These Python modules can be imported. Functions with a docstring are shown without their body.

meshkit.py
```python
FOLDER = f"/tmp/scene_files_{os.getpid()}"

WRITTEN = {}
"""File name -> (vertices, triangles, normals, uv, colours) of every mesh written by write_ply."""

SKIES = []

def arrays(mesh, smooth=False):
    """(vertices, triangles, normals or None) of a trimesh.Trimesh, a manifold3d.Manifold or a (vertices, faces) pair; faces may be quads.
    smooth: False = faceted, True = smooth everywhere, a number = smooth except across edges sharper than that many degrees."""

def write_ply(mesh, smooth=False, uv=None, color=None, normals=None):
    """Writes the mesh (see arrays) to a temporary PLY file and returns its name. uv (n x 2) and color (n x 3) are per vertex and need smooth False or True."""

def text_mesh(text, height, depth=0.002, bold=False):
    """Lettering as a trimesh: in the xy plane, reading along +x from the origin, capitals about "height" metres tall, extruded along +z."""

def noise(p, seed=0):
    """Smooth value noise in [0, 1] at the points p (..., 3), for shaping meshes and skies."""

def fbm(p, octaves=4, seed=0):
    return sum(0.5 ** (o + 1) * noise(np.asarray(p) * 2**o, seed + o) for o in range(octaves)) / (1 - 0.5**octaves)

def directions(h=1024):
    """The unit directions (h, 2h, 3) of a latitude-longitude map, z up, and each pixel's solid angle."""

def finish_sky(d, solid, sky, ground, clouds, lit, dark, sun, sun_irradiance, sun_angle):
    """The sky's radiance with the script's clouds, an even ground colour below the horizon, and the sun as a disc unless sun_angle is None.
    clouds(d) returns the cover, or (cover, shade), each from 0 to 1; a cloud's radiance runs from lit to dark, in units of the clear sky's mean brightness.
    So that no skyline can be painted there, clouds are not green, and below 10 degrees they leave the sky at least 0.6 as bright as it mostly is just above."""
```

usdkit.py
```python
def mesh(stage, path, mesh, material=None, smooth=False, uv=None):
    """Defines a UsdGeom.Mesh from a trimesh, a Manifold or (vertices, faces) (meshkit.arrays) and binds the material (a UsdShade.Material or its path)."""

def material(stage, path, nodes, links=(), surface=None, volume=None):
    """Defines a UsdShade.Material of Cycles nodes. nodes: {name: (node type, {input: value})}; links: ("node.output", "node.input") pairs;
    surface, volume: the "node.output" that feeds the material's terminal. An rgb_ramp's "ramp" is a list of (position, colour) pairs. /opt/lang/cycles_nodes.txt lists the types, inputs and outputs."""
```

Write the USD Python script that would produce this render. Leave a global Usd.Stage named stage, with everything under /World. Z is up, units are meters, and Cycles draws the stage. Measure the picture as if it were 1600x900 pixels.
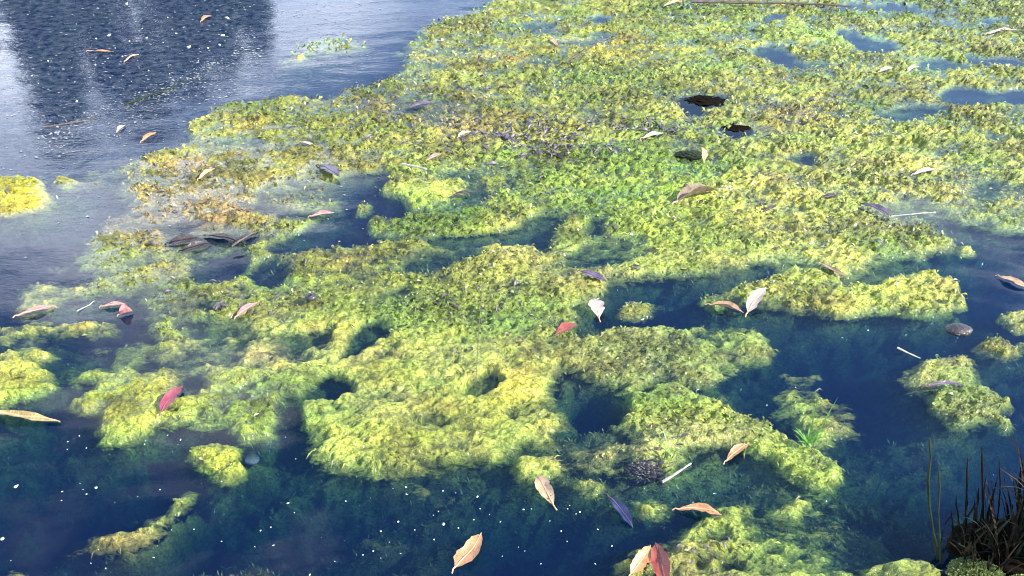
import math, numpy as np, trimesh
from scipy import ndimage
import shapely
from pxr import Usd, UsdGeom, UsdLux, UsdShade, Gf, Sdf, Vt
import usdkit
from meshkit import fbm, noise

stage = Usd.Stage.CreateInMemory()
UsdGeom.SetStageUpAxis(stage, UsdGeom.Tokens.z)
UsdGeom.SetStageMetersPerUnit(stage, 1.0)
UsdGeom.Xform.Define(stage, '/World')
UsdGeom.Scope.Define(stage, '/World/Looks')

# ------------------------------------------------------------------ camera, sky, sun, exposure
CAM_H, PITCH, HFOV = 1.5, math.radians(33.0), math.radians(56.0)
cam = UsdGeom.Camera.Define(stage, '/World/camera')
cam.AddTranslateOp().Set(Gf.Vec3d(0, 0, CAM_H))
cam.AddRotateXOp().Set(90 - math.degrees(PITCH))
cam.CreateHorizontalApertureAttr(36.0)
cam.CreateVerticalApertureAttr(36.0 * 9 / 16)
cam.CreateFocalLengthAttr(18.0 / math.tan(HFOV / 2))
cam.CreateClippingRangeAttr(Gf.Vec2f(0.05, 2000))
cam.CreateExposureAttr(1.5)

SUN = np.array([0.78, -0.30, 0.60]); SUN /= np.linalg.norm(SUN)
sun = UsdLux.DistantLight.Define(stage, '/World/sun')
zc = SUN; xc = np.cross([0, 0, 1], zc); xc /= np.linalg.norm(xc); yc = np.cross(zc, xc)
sun.AddTransformOp().Set(Gf.Matrix4d(*xc, 0, *yc, 0, *zc, 0, 0, 0, 0, 1))
sun.CreateIntensityAttr(1.25)
sun.CreateAngleAttr(0.5)
sun.CreateNormalizeAttr(True)
sun.CreateColorAttr(Gf.Vec3f(1.0, 0.95, 0.86))

SKY_ELEV, SKY_ROT = math.asin(SUN[2]), math.atan2(SUN[0], SUN[1])
sky_mat = usdkit.material(stage, '/World/Looks/sky', {
    'sky': ('sky_texture', {'sky_type': 'single_scattering', 'sun_disc': False, 'sun_elevation': SKY_ELEV, 'sun_rotation': SKY_ROT, 'aerosol_density': 0.6, 'ozone_density': 2.0}),
    'tc': ('texture_coordinate', {}),
    'mp': ('mapping', {'scale': (1.5, 1.5, 3.4), 'location': (6.3, 3.2, 0.9)}),
    'n': ('noise_texture', {'scale': 1.15, 'detail': 7.0, 'roughness': 0.58, 'distortion': 0.4}),
    'r': ('rgb_ramp', {'ramp': [(0.0, (0, 0, 0)), (0.53, (0, 0, 0)), (0.68, (1, 1, 1)), (1.0, (1, 1, 1))]}),
    'mx': ('mix_color', {'b': (13.0, 13.6, 14.8), 'use_clamp': False}),
    'bg': ('background_shader', {'strength': 0.15}),
}, [('tc.generated', 'mp.vector'), ('mp.vector', 'n.vector'), ('n.fac', 'r.fac'), ('r.color', 'mx.fac'), ('sky.color', 'mx.a'), ('mx.result', 'bg.color')], surface='bg.background')
dome = UsdLux.DomeLight.Define(stage, '/World/sky')
dome.CreateIntensityAttr(1.0)
UsdShade.MaterialBindingAPI.Apply(dome.GetPrim()).Bind(sky_mat)
dome.GetPrim().SetCustomDataByKey('kind', 'structure')

# ------------------------------------------------------------------ helpers
FPX = 800 / math.tan(HFOV / 2)
FWD = np.array([0, math.cos(PITCH), -math.sin(PITCH)])
UPV = np.array([0, math.sin(PITCH), math.cos(PITCH)])


def at(px, py, z=0.0):
    """The place in the pond that the photograph shows at (px, py) of 1600 x 900, at height z."""
    px, py = np.asarray(px, float), np.asarray(py, float)
    d = FWD + ((px - 800) / FPX)[..., None] * np.array([1, 0, 0]) + ((450 - py) / FPX)[..., None] * UPV
    t = (z - CAM_H) / d[..., 2]
    return np.array([0, 0, CAM_H]) + d * t[..., None]


def mm(px, py):
    """Metres per photograph pixel across the view at that place."""
    return float(np.dot(at(px, py) - np.array([0, 0, CAM_H]), FWD) / FPX)


used = {}


def numbered(parent, name):
    k = (parent, name)
    used[k] = used.get(k, -1) + 1
    return name if used[k] == 0 else f'{name}_{used[k]:03d}'


def tag(p, label=None, cat=None, group=None, kind=None):
    p = p.GetPrim() if hasattr(p, 'GetPrim') else p
    for k, v in (('label', label), ('category', cat), ('group', group), ('kind', kind)):
        if v:
            p.SetCustomDataByKey(k, v)
    return p


def path_of(parent):
    return '/World' if parent is None else str(parent.GetPath())


def obj(name, mesh, m, parent=None, smooth=30, tint=None, uv=None, extra=None):
    pp = path_of(parent)
    o = usdkit.mesh(stage, f'{pp}/{numbered(pp, name)}', mesh, m, smooth=smooth)
    api = UsdGeom.PrimvarsAPI(o)
    if tint is not None:
        api.CreatePrimvar('tint', Sdf.ValueTypeNames.Color3fArray, 'vertex').Set(Vt.Vec3fArray.FromNumpy(np.asarray(tint, np.float32)))
    for k, v in (extra or {}).items():
        api.CreatePrimvar(k, Sdf.ValueTypeNames.FloatArray, 'vertex').Set(Vt.FloatArray.FromNumpy(np.asarray(v, np.float32)))
    return o


def thing(name, loc=(0, 0, 0), rz=0.0):
    x = UsdGeom.Xform.Define(stage, f"/World/{numbered('/World', name)}")
    x.AddTranslateOp().Set(Gf.Vec3d(*map(float, loc)))
    if rz:
        x.AddRotateZOp().Set(math.degrees(rz))
    return x


def merge(parts):
    vs, fs, n = [], [], 0
    for v, f in parts:
        vs.append(v); fs.append(f + n); n += len(v)
    return np.vstack(vs), np.vstack(fs)


def tube(points, radii, sides=6):
    p = np.asarray(points, float); n = len(p)
    r = np.broadcast_to(np.asarray(radii, float), (n,))
    t = np.gradient(p, axis=0); t /= np.linalg.norm(t, axis=1, keepdims=True)
    ref = np.array([0, 0, 1.0]) if abs(t[:, 2]).mean() < 0.8 else np.array([1.0, 0, 0])
    a = np.cross(t, ref); a /= np.linalg.norm(a, axis=1, keepdims=True)
    b = np.cross(t, a)
    th = np.linspace(0, 2 * math.pi, sides, endpoint=False)
    v = p[:, None] + r[:, None, None] * (np.cos(th)[None, :, None] * a[:, None] + np.sin(th)[None, :, None] * b[:, None])
    v = v.reshape(-1, 3); f = []
    for i in range(n - 1):
        for k in range(sides):
            q = [i * sides + k, i * sides + (k + 1) % sides, (i + 1) * sides + (k + 1) % sides, (i + 1) * sides + k]
            f += [[q[0], q[2], q[1]], [q[0], q[3], q[2]]]
    v = np.vstack([v, p[0], p[-1]])
    for k in range(sides):
        f.append([n * sides, k, (k + 1) % sides]); f.append([n * sides + 1, (n - 1) * sides + (k + 1) % sides, (n - 1) * sides + k])
    return v, np.array(f)


# ------------------------------------------------------------------ materials
def mat(name, nodes, links, surface, volume=None):
    return usdkit.material(stage, f'/World/Looks/{name}', nodes, links, surface, volume)


def algae_material(name, rough, bump, fine, trans, spec=0.5, coat=0.0):
    return mat(name, {
        'g': ('geometry', {}), 'at': ('attribute', {'attribute': 'tint'}),
        'n1': ('noise_texture', {'scale': fine, 'detail': 5.0, 'roughness': 0.65}),
        'n2': ('noise_texture', {'scale': 17.0, 'detail': 4.0, 'roughness': 0.6}),
        'r1': ('map_range', {'from_min': 0.3, 'from_max': 0.7, 'to_min': 0.35, 'to_max': 1.55, 'clamp': True}),
        'm1': ('vector_math', {'math_type': 'scale'}), 'mth': ('mapping', {'scale': (38.0, 110.0, 60.0), 'rotation': (0, 0, 0.5)}), 'n3': ('noise_texture', {'scale': 1.0, 'detail': 4.0, 'roughness': 0.6, 'distortion': 1.6}), 'hm': ('math', {'math_type': 'add'}),
        'r2': ('rgb_ramp', {'ramp': [(0.0, (0.86, 0.98, 0.85)), (0.42, (1, 1, 1)), (0.6, (1.0, 1.0, 1.0)), (0.8, (1.18, 1.0, 1.1))]}),
        'm2': ('mix_color', {'blend_type': 'multiply', 'fac': 1.0, 'use_clamp': False}),
        'b': ('bump', {'strength': bump, 'distance': 0.006}),
        'p': ('principled_bsdf', {'roughness': rough, 'specular_ior_level': spec, 'coat_weight': coat, 'coat_roughness': 0.05, 'coat_ior': 1.4}),
        't': ('translucent_bsdf', {}), 'mx': ('mix_closure', {'fac': trans}),
    }, [('g.position', 'n1.vector'), ('g.position', 'n2.vector'), ('n1.fac', 'r1.value'), ('at.color', 'm1.vector1'), ('r1.result', 'm1.scale'),
        ('n2.fac', 'r2.fac'), ('m1.vector', 'm2.a'), ('r2.color', 'm2.b'), ('m2.result', 'p.base_color'), ('m2.result', 't.color'), ('g.position', 'mth.vector'), ('mth.vector', 'n3.vector'), ('n3.fac', 'hm.value1'), ('n1.fac', 'hm.value2'), ('hm.value', 'b.height'), ('b.normal', 'p.normal'),
        ('p.BSDF', 'mx.closure1'), ('t.BSDF', 'mx.closure2')], 'mx.closure')


M_ALGAE = algae_material('algae_carpet', 0.3, 1.0, 130.0, 0.10, 0.35, 0.15)
def lacy(name):
    # the sheet thins out into a lace of threads towards its edge
    return mat(name, {
        'g': ('geometry', {}), 'at': ('attribute', {'attribute': 'tint'}), 'co': ('attribute', {'attribute': 'cover'}),
        'n1': ('noise_texture', {'scale': 130.0, 'detail': 5.0, 'roughness': 0.65}), 'n2': ('noise_texture', {'scale': 17.0, 'detail': 4.0, 'roughness': 0.6}),
        'r1': ('map_range', {'from_min': 0.3, 'from_max': 0.7, 'to_min': 0.35, 'to_max': 1.55, 'clamp': True}),
        'm1': ('vector_math', {'math_type': 'scale'}),
        'mth': ('mapping', {'scale': (38.0, 110.0, 60.0), 'rotation': (0, 0, 0.5)}), 'n3': ('noise_texture', {'scale': 1.0, 'detail': 4.0, 'roughness': 0.6, 'distortion': 1.6}), 'hm': ('math', {'math_type': 'add'}),
        'r2': ('rgb_ramp', {'ramp': [(0.0, (0.86, 0.98, 0.85)), (0.42, (1, 1, 1)), (0.6, (1.0, 1.0, 1.0)), (0.8, (1.18, 1.0, 1.1))]}),
        'm2': ('mix_color', {'blend_type': 'multiply', 'fac': 1.0, 'use_clamp': False}),
        'b': ('bump', {'strength': 1.0, 'distance': 0.006}),
        'p': ('principled_bsdf', {'roughness': 0.3, 'specular_ior_level': 0.4, 'coat_weight': 0.3, 'coat_roughness': 0.06, 'coat_ior': 1.35}),
        't': ('translucent_bsdf', {}), 'mx': ('mix_closure', {'fac': 0.1}),
        'aa': ('map_range', {'from_min': 0.25, 'from_max': 0.75, 'to_min': -0.55, 'to_max': 0.55, 'clamp': True}), 'as': ('math', {'math_type': 'multiply_add', 'value2': 1.7, 'value3': -0.35}),
        'ad': ('math', {'math_type': 'add', 'use_clamp': True}),
        'tr': ('transparent_bsdf', {}), 'mo': ('mix_closure', {}),
    }, [('g.position', 'n1.vector'), ('g.position', 'n2.vector'), ('n1.fac', 'r1.value'), ('at.color', 'm1.vector1'), ('r1.result', 'm1.scale'),
        ('n2.fac', 'r2.fac'), ('m1.vector', 'm2.a'), ('r2.color', 'm2.b'), ('m2.result', 'p.base_color'), ('m2.result', 't.color'),
        ('g.position', 'mth.vector'), ('mth.vector', 'n3.vector'), ('n3.fac', 'hm.value1'), ('n1.fac', 'hm.value2'), ('hm.value', 'b.height'), ('b.normal', 'p.normal'),
        ('p.BSDF', 'mx.closure1'), ('t.BSDF', 'mx.closure2'), ('n3.fac', 'aa.value'), ('co.fac', 'as.value1'), ('aa.result', 'ad.value1'), ('as.value', 'ad.value2'),
        ('ad.value', 'mo.fac'), ('tr.BSDF', 'mo.closure1'), ('mx.closure', 'mo.closure2')], 'mo.closure')


M_SHEET = lacy('algae_sheet')
M_FROND = algae_material('algae_frond', 0.24, 0.25, 160.0, 0.28, 0.3, 1.0)

M_WATER = mat('pond_water', {
    'g': ('geometry', {}), 'ru': ('attribute', {'attribute': 'ruffle'}), 'fi': ('attribute', {'attribute': 'film'}),
    'mp': ('mapping', {'scale': (26.0, 60.0, 1.0), 'rotation': (0, 0, -0.45)}),
    'n1': ('noise_texture', {'scale': 1.0, 'detail': 4.0, 'roughness': 0.55, 'distortion': 0.6}),
    'mp2': ('mapping', {'scale': (2.0, 3.5, 1.0), 'rotation': (0, 0, -0.3)}),
    'n2': ('noise_texture', {'scale': 1.0, 'detail': 2.0}),
    'h1': ('math', {'math_type': 'multiply'}),
    'h2': ('math', {'math_type': 'multiply', 'value2': 0.25}),
    'h': ('math', {'math_type': 'add'}),
    'b': ('bump', {'strength': 1.0, 'distance': 0.02}),
    'dot': ('vector_math', {'math_type': 'dot_product'}),
    'ab': ('math', {'math_type': 'absolute'}),
    'om': ('math', {'math_type': 'subtract', 'value1': 1.0, 'use_clamp': True}),
    'pw': ('math', {'math_type': 'power', 'value2': 5.0}),
    'fr': ('math', {'math_type': 'multiply_add', 'value2': 0.98, 'value3': 0.02, 'use_clamp': True}),
    'tr': ('transparent_bsdf', {'color': (1, 1, 1)}),
    'gl': ('glossy_bsdf', {'color': (1, 1, 1), 'roughness': 0.02}),
    'mx': ('mix_closure', {}),
    'df': ('diffuse_bsdf', {'color': (0.42, 0.44, 0.46)}),
    'nf': ('noise_texture', {'scale': 26.0, 'detail': 8.0, 'roughness': 0.8}),
    'rf': ('map_range', {'from_min': 0.42, 'from_max': 0.7, 'to_min': 0.0, 'to_max': 1.0, 'clamp': True}),
    'ff': ('math', {'math_type': 'multiply', 'use_clamp': True}),
    'mf': ('mix_closure', {}),
    'v': ('volume_coefficients', {'scatter_coeffs': (0.03, 0.21, 0.70), 'absorption_coeffs': (10.5, 6.8, 4.8), 'anisotropy': 0.2}),
}, [('g.position', 'mp.vector'), ('mp.vector', 'n1.vector'), ('g.position', 'mp2.vector'), ('mp2.vector', 'n2.vector'), ('n1.fac', 'h1.value1'), ('ru.fac', 'h1.value2'),
    ('n2.fac', 'h2.value1'), ('h1.value', 'h.value1'), ('h2.value', 'h.value2'), ('h.value', 'b.height'),
    ('b.normal', 'dot.vector1'), ('g.incoming', 'dot.vector2'), ('dot.value', 'ab.value1'), ('ab.value', 'om.value2'), ('om.value', 'pw.value1'), ('pw.value', 'fr.value1'),
    ('b.normal', 'gl.normal'), ('fr.value', 'mx.fac'), ('tr.BSDF', 'mx.closure1'), ('gl.BSDF', 'mx.closure2'),
    ('g.position', 'nf.vector'), ('nf.fac', 'rf.value'), ('rf.result', 'ff.value1'), ('fi.fac', 'ff.value2'), ('ff.value', 'mf.fac'), ('mx.closure', 'mf.closure1'), ('df.BSDF', 'mf.closure2')],
    'mf.closure', 'v.volume')


def noisy(name, c1, c2, scale, rough=0.7, bump=0.4, dist=0.004, detail=5.0, trans=0.0, coat=0.0, spec=0.5):
    nodes = {'g': ('texture_coordinate', {}), 'n': ('noise_texture', {'scale': scale, 'detail': detail, 'roughness': 0.65}),
             'r': ('rgb_ramp', {'ramp': [(0.0, c1), (0.35, c1), (0.65, c2), (1.0, c2)]}), 'b': ('bump', {'strength': bump, 'distance': dist}),
             'p': ('principled_bsdf', {'roughness': rough, 'specular_ior_level': spec, 'coat_weight': coat, 'coat_roughness': 0.15})}
    links = [('g.object', 'n.vector'), ('n.fac', 'r.fac'), ('r.color', 'p.base_color'), ('n.fac', 'b.height'), ('b.normal', 'p.normal')]
    if trans:
        nodes |= {'t': ('translucent_bsdf', {}), 'mx': ('mix_closure', {'fac': trans})}
        return mat(name, nodes, links + [('r.color', 't.color'), ('p.BSDF', 'mx.closure1'), ('t.BSDF', 'mx.closure2')], 'mx.closure')
    return mat(name, nodes, links, 'p.BSDF')


M_BED = noisy('pond_bed', (0.006, 0.008, 0.008), (0.014, 0.016, 0.010), 3.0, 0.9, 0.6, 0.02)
M_BANK = noisy('bank_grass', (0.035, 0.06, 0.018), (0.09, 0.10, 0.04), 2.5, 0.9, 0.8, 0.05)
M_TRUNK = noisy('tree_bark', (0.05, 0.04, 0.03), (0.12, 0.10, 0.08), 12.0, 0.9, 0.8, 0.02)
M_CROWN = noisy('tree_leaf', (0.025, 0.06, 0.02), (0.05, 0.11, 0.03), 1.5, 0.5, 0.1, 0.01, trans=0.2)
def leaf_material(name, c1, c2, scale, rough=0.5, bump=0.35, dist=0.002, trans=0.0, coat=0.0):
    c1, c2 = np.array(c1), np.array(c2)
    return mat(name, {
        'g': ('texture_coordinate', {}), 'n': ('noise_texture', {'scale': scale, 'detail': 6.0, 'roughness': 0.7}), 'n2': ('noise_texture', {'scale': scale * 4.5, 'detail': 3.0, 'roughness': 0.7}),
        'r': ('rgb_ramp', {'ramp': [(0.0, c1 * .55), (0.34, c1 * .8), (0.5, (c1 + c2) / 2), (0.64, c2), (1.0, c2 * 1.1)]}),
        'r2': ('rgb_ramp', {'ramp': [(0.0, (.16, .12, .10)), (0.34, (.25, .19, .16)), (0.41, (1, 1, 1)), (1.0, (1, 1, 1))]}),
        'mp': ('mapping', {'scale': (260.0, 60.0, 60.0), 'rotation': (0, 0, 0.6)}), 'n3': ('noise_texture', {'scale': 1.0, 'detail': 2.0}),
        'm': ('mix_color', {'blend_type': 'multiply', 'fac': 1.0}), 'b': ('bump', {'strength': bump, 'distance': dist}),
        'p': ('principled_bsdf', {'roughness': rough, 'coat_weight': coat * .5, 'coat_roughness': 0.25}), 't': ('translucent_bsdf', {}), 'mx': ('mix_closure', {'fac': trans}),
    }, [('g.object', 'n.vector'), ('g.object', 'n2.vector'), ('n.fac', 'r.fac'), ('n2.fac', 'r2.fac'), ('r.color', 'm.a'), ('r2.color', 'm.b'), ('m.result', 'p.base_color'), ('m.result', 't.color'),
        ('g.object', 'mp.vector'), ('mp.vector', 'n3.vector'), ('n3.fac', 'b.height'), ('b.normal', 'p.normal'), ('p.BSDF', 'mx.closure1'), ('t.BSDF', 'mx.closure2')], 'mx.closure')


LEAFM = {
    'tan': leaf_material('leaf_tan', (0.27, 0.125, 0.05), (0.40, 0.20, 0.095), 45.0, 0.5, 0.35, 0.002, trans=0.12, coat=0.3),
    'peach': leaf_material('leaf_peach', (0.36, 0.20, 0.11), (0.48, 0.32, 0.20), 50.0, 0.5, 0.35, 0.002, trans=0.12, coat=0.3),
    'pink': leaf_material('leaf_pink', (0.422, 0.260, 0.211), (0.527, 0.409, 0.360), 55.0, 0.5, 0.35, 0.002, trans=0.1, coat=0.3),
    'orange': leaf_material('leaf_orange', (0.310, 0.105, 0.037), (0.434, 0.198, 0.081), 50.0, 0.45, 0.35, 0.002, trans=0.1, coat=0.4),
    'red': leaf_material('leaf_red', (0.149, 0.022, 0.019), (0.260, 0.056, 0.037), 50.0, 0.45, 0.35, 0.002, trans=0.08, coat=0.4),
    'crimson': leaf_material('leaf_crimson', (0.186, 0.022, 0.046), (0.260, 0.050, 0.074), 60.0, 0.55, 0.3, 0.002, trans=0.08, coat=0.2),
    'rose': leaf_material('leaf_rose', (0.310, 0.099, 0.112), (0.422, 0.186, 0.174), 50.0, 0.5, 0.3, 0.002, trans=0.08, coat=0.3),
    'purple': leaf_material('leaf_purple', (0.043, 0.031, 0.062), (0.124, 0.093, 0.149), 40.0, 0.35, 0.4, 0.002, coat=0.5),
    'dark': leaf_material('leaf_dark', (0.011, 0.009, 0.011), (0.043, 0.031, 0.031), 40.0, 0.45, 0.4, 0.003, coat=0.3),
    'navy': leaf_material('leaf_navy', (0.005, 0.007, 0.037), (0.012, 0.019, 0.087), 40.0, 0.35, 0.3, 0.002, coat=0.4),
    'grey': leaf_material('leaf_grey', (0.279, 0.260, 0.279), (0.465, 0.446, 0.459), 40.0, 0.4, 0.4, 0.002, coat=0.5),
    'brown': leaf_material('leaf_brown', (0.099, 0.068, 0.043), (0.211, 0.155, 0.099), 40.0, 0.6, 0.5, 0.003),
    'ochre': leaf_material('leaf_ochre', (0.211, 0.161, 0.062), (0.341, 0.248, 0.099), 60.0, 0.6, 0.6, 0.003),
}
M_VEIN = noisy('leaf_vein', (0.40, 0.22, 0.11), (0.55, 0.34, 0.2), 60.0, 0.6, 0.2, 0.001)
M_VEIN_D = noisy('leaf_vein_dark', (0.05, 0.03, 0.03), (0.12, 0.07, 0.06), 60.0, 0.6, 0.2, 0.001)
M_STICK = noisy('pale_stick', (0.16, 0.15, 0.12), (0.36, 0.34, 0.29), 60.0, 0.7, 0.4, 0.002)
M_TWIG = noisy('dark_twig', (0.03, 0.025, 0.02), (0.10, 0.08, 0.06), 30.0, 0.8, 0.5, 0.003)
M_FLECK = noisy('white_fleck', (0.34, 0.37, 0.38), (0.60, 0.62, 0.62), 90.0, 0.5, 0.3, 0.001, trans=0.1)
M_NEAR_BLACK = noisy('near_black', (0.003, 0.003, 0.003), (0.012, 0.009, 0.006), 9.0, 0.9, spec=0.1, bump=0.3, dist=0.002)  # near-black: shadow of bank plants put into the blade colour
#, 0.3, 0.002)
M_DARK_BROWN = noisy('dark_brown', (0.012, 0.008, 0.004), (0.045, 0.028, 0.014), 20.0, 0.8, spec=0.15)
M_DARK_GREEN = noisy('dark_green', (0.004, 0.009, 0.004), (0.016, 0.024, 0.010), 30.0, 0.7, spec=0.2, bump=0.3, dist=0.002)
#, 0.3, 0.002)
M_GRASS = noisy('fresh_grass', (0.07, 0.20, 0.025), (0.16, 0.34, 0.05), 14.0, 0.4, 0.2, 0.001, trans=0.25)
M_STONE = noisy('wet_stone', (0.06, 0.06, 0.055), (0.24, 0.22, 0.2), 16.0, 0.45, 0.7, 0.006)
M_SHADE = noisy('shade_black', (0.002, 0.0016, 0.001), (0.007, 0.005, 0.003), 14.0, 1.0, spec=0.05, bump=0.8, dist=0.01)  # shade of the dark corner and the mat holes put into the colour
#, 0.8, 0.01)

# ------------------------------------------------------------------ the map of the algae: mats and gaps by their outlines on the water
# (level, blur in metres at 2 m, outline). level 0 open deep water, 0.5 just at the surface, 1 thick mat above it
MAIN = [(700, -60), (770, 0), (735, 18), (700, 30), (650, 42), (636, 70), (640, 100), (600, 125), (560, 138), (520, 150), (480, 150), (440, 152), (390, 152), (335, 165), (298, 192), (305, 212), (240, 232),
        (185, 255), (180, 290), (205, 315), (160, 345), (150, 376), (112, 398), (132, 428), (100, 452), (200, 462), (215, 485), (235, 500), (205, 540), (290, 565), (300, 610), (245, 640), (330, 660), (440, 640),
        (465, 655), (500, 662), (520, 680), (480, 700), (545, 716), (570, 730), (610, 738), (640, 735), (690, 722), (738, 702), (765, 716), (790, 700), (830, 690), (890, 690), (890, 660), (860, 625), (850, 590),
        (870, 570), (850, 545), (890, 512), (905, 470), (935, 445), (1015, 426), (1060, 424), (1120, 416), (1200, 402), (1250, 408), (1330, 436), (1440, 405), (1500, 395), (1520, 385), (1600, 380), (1780, 380), (1780, -60)]
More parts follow.
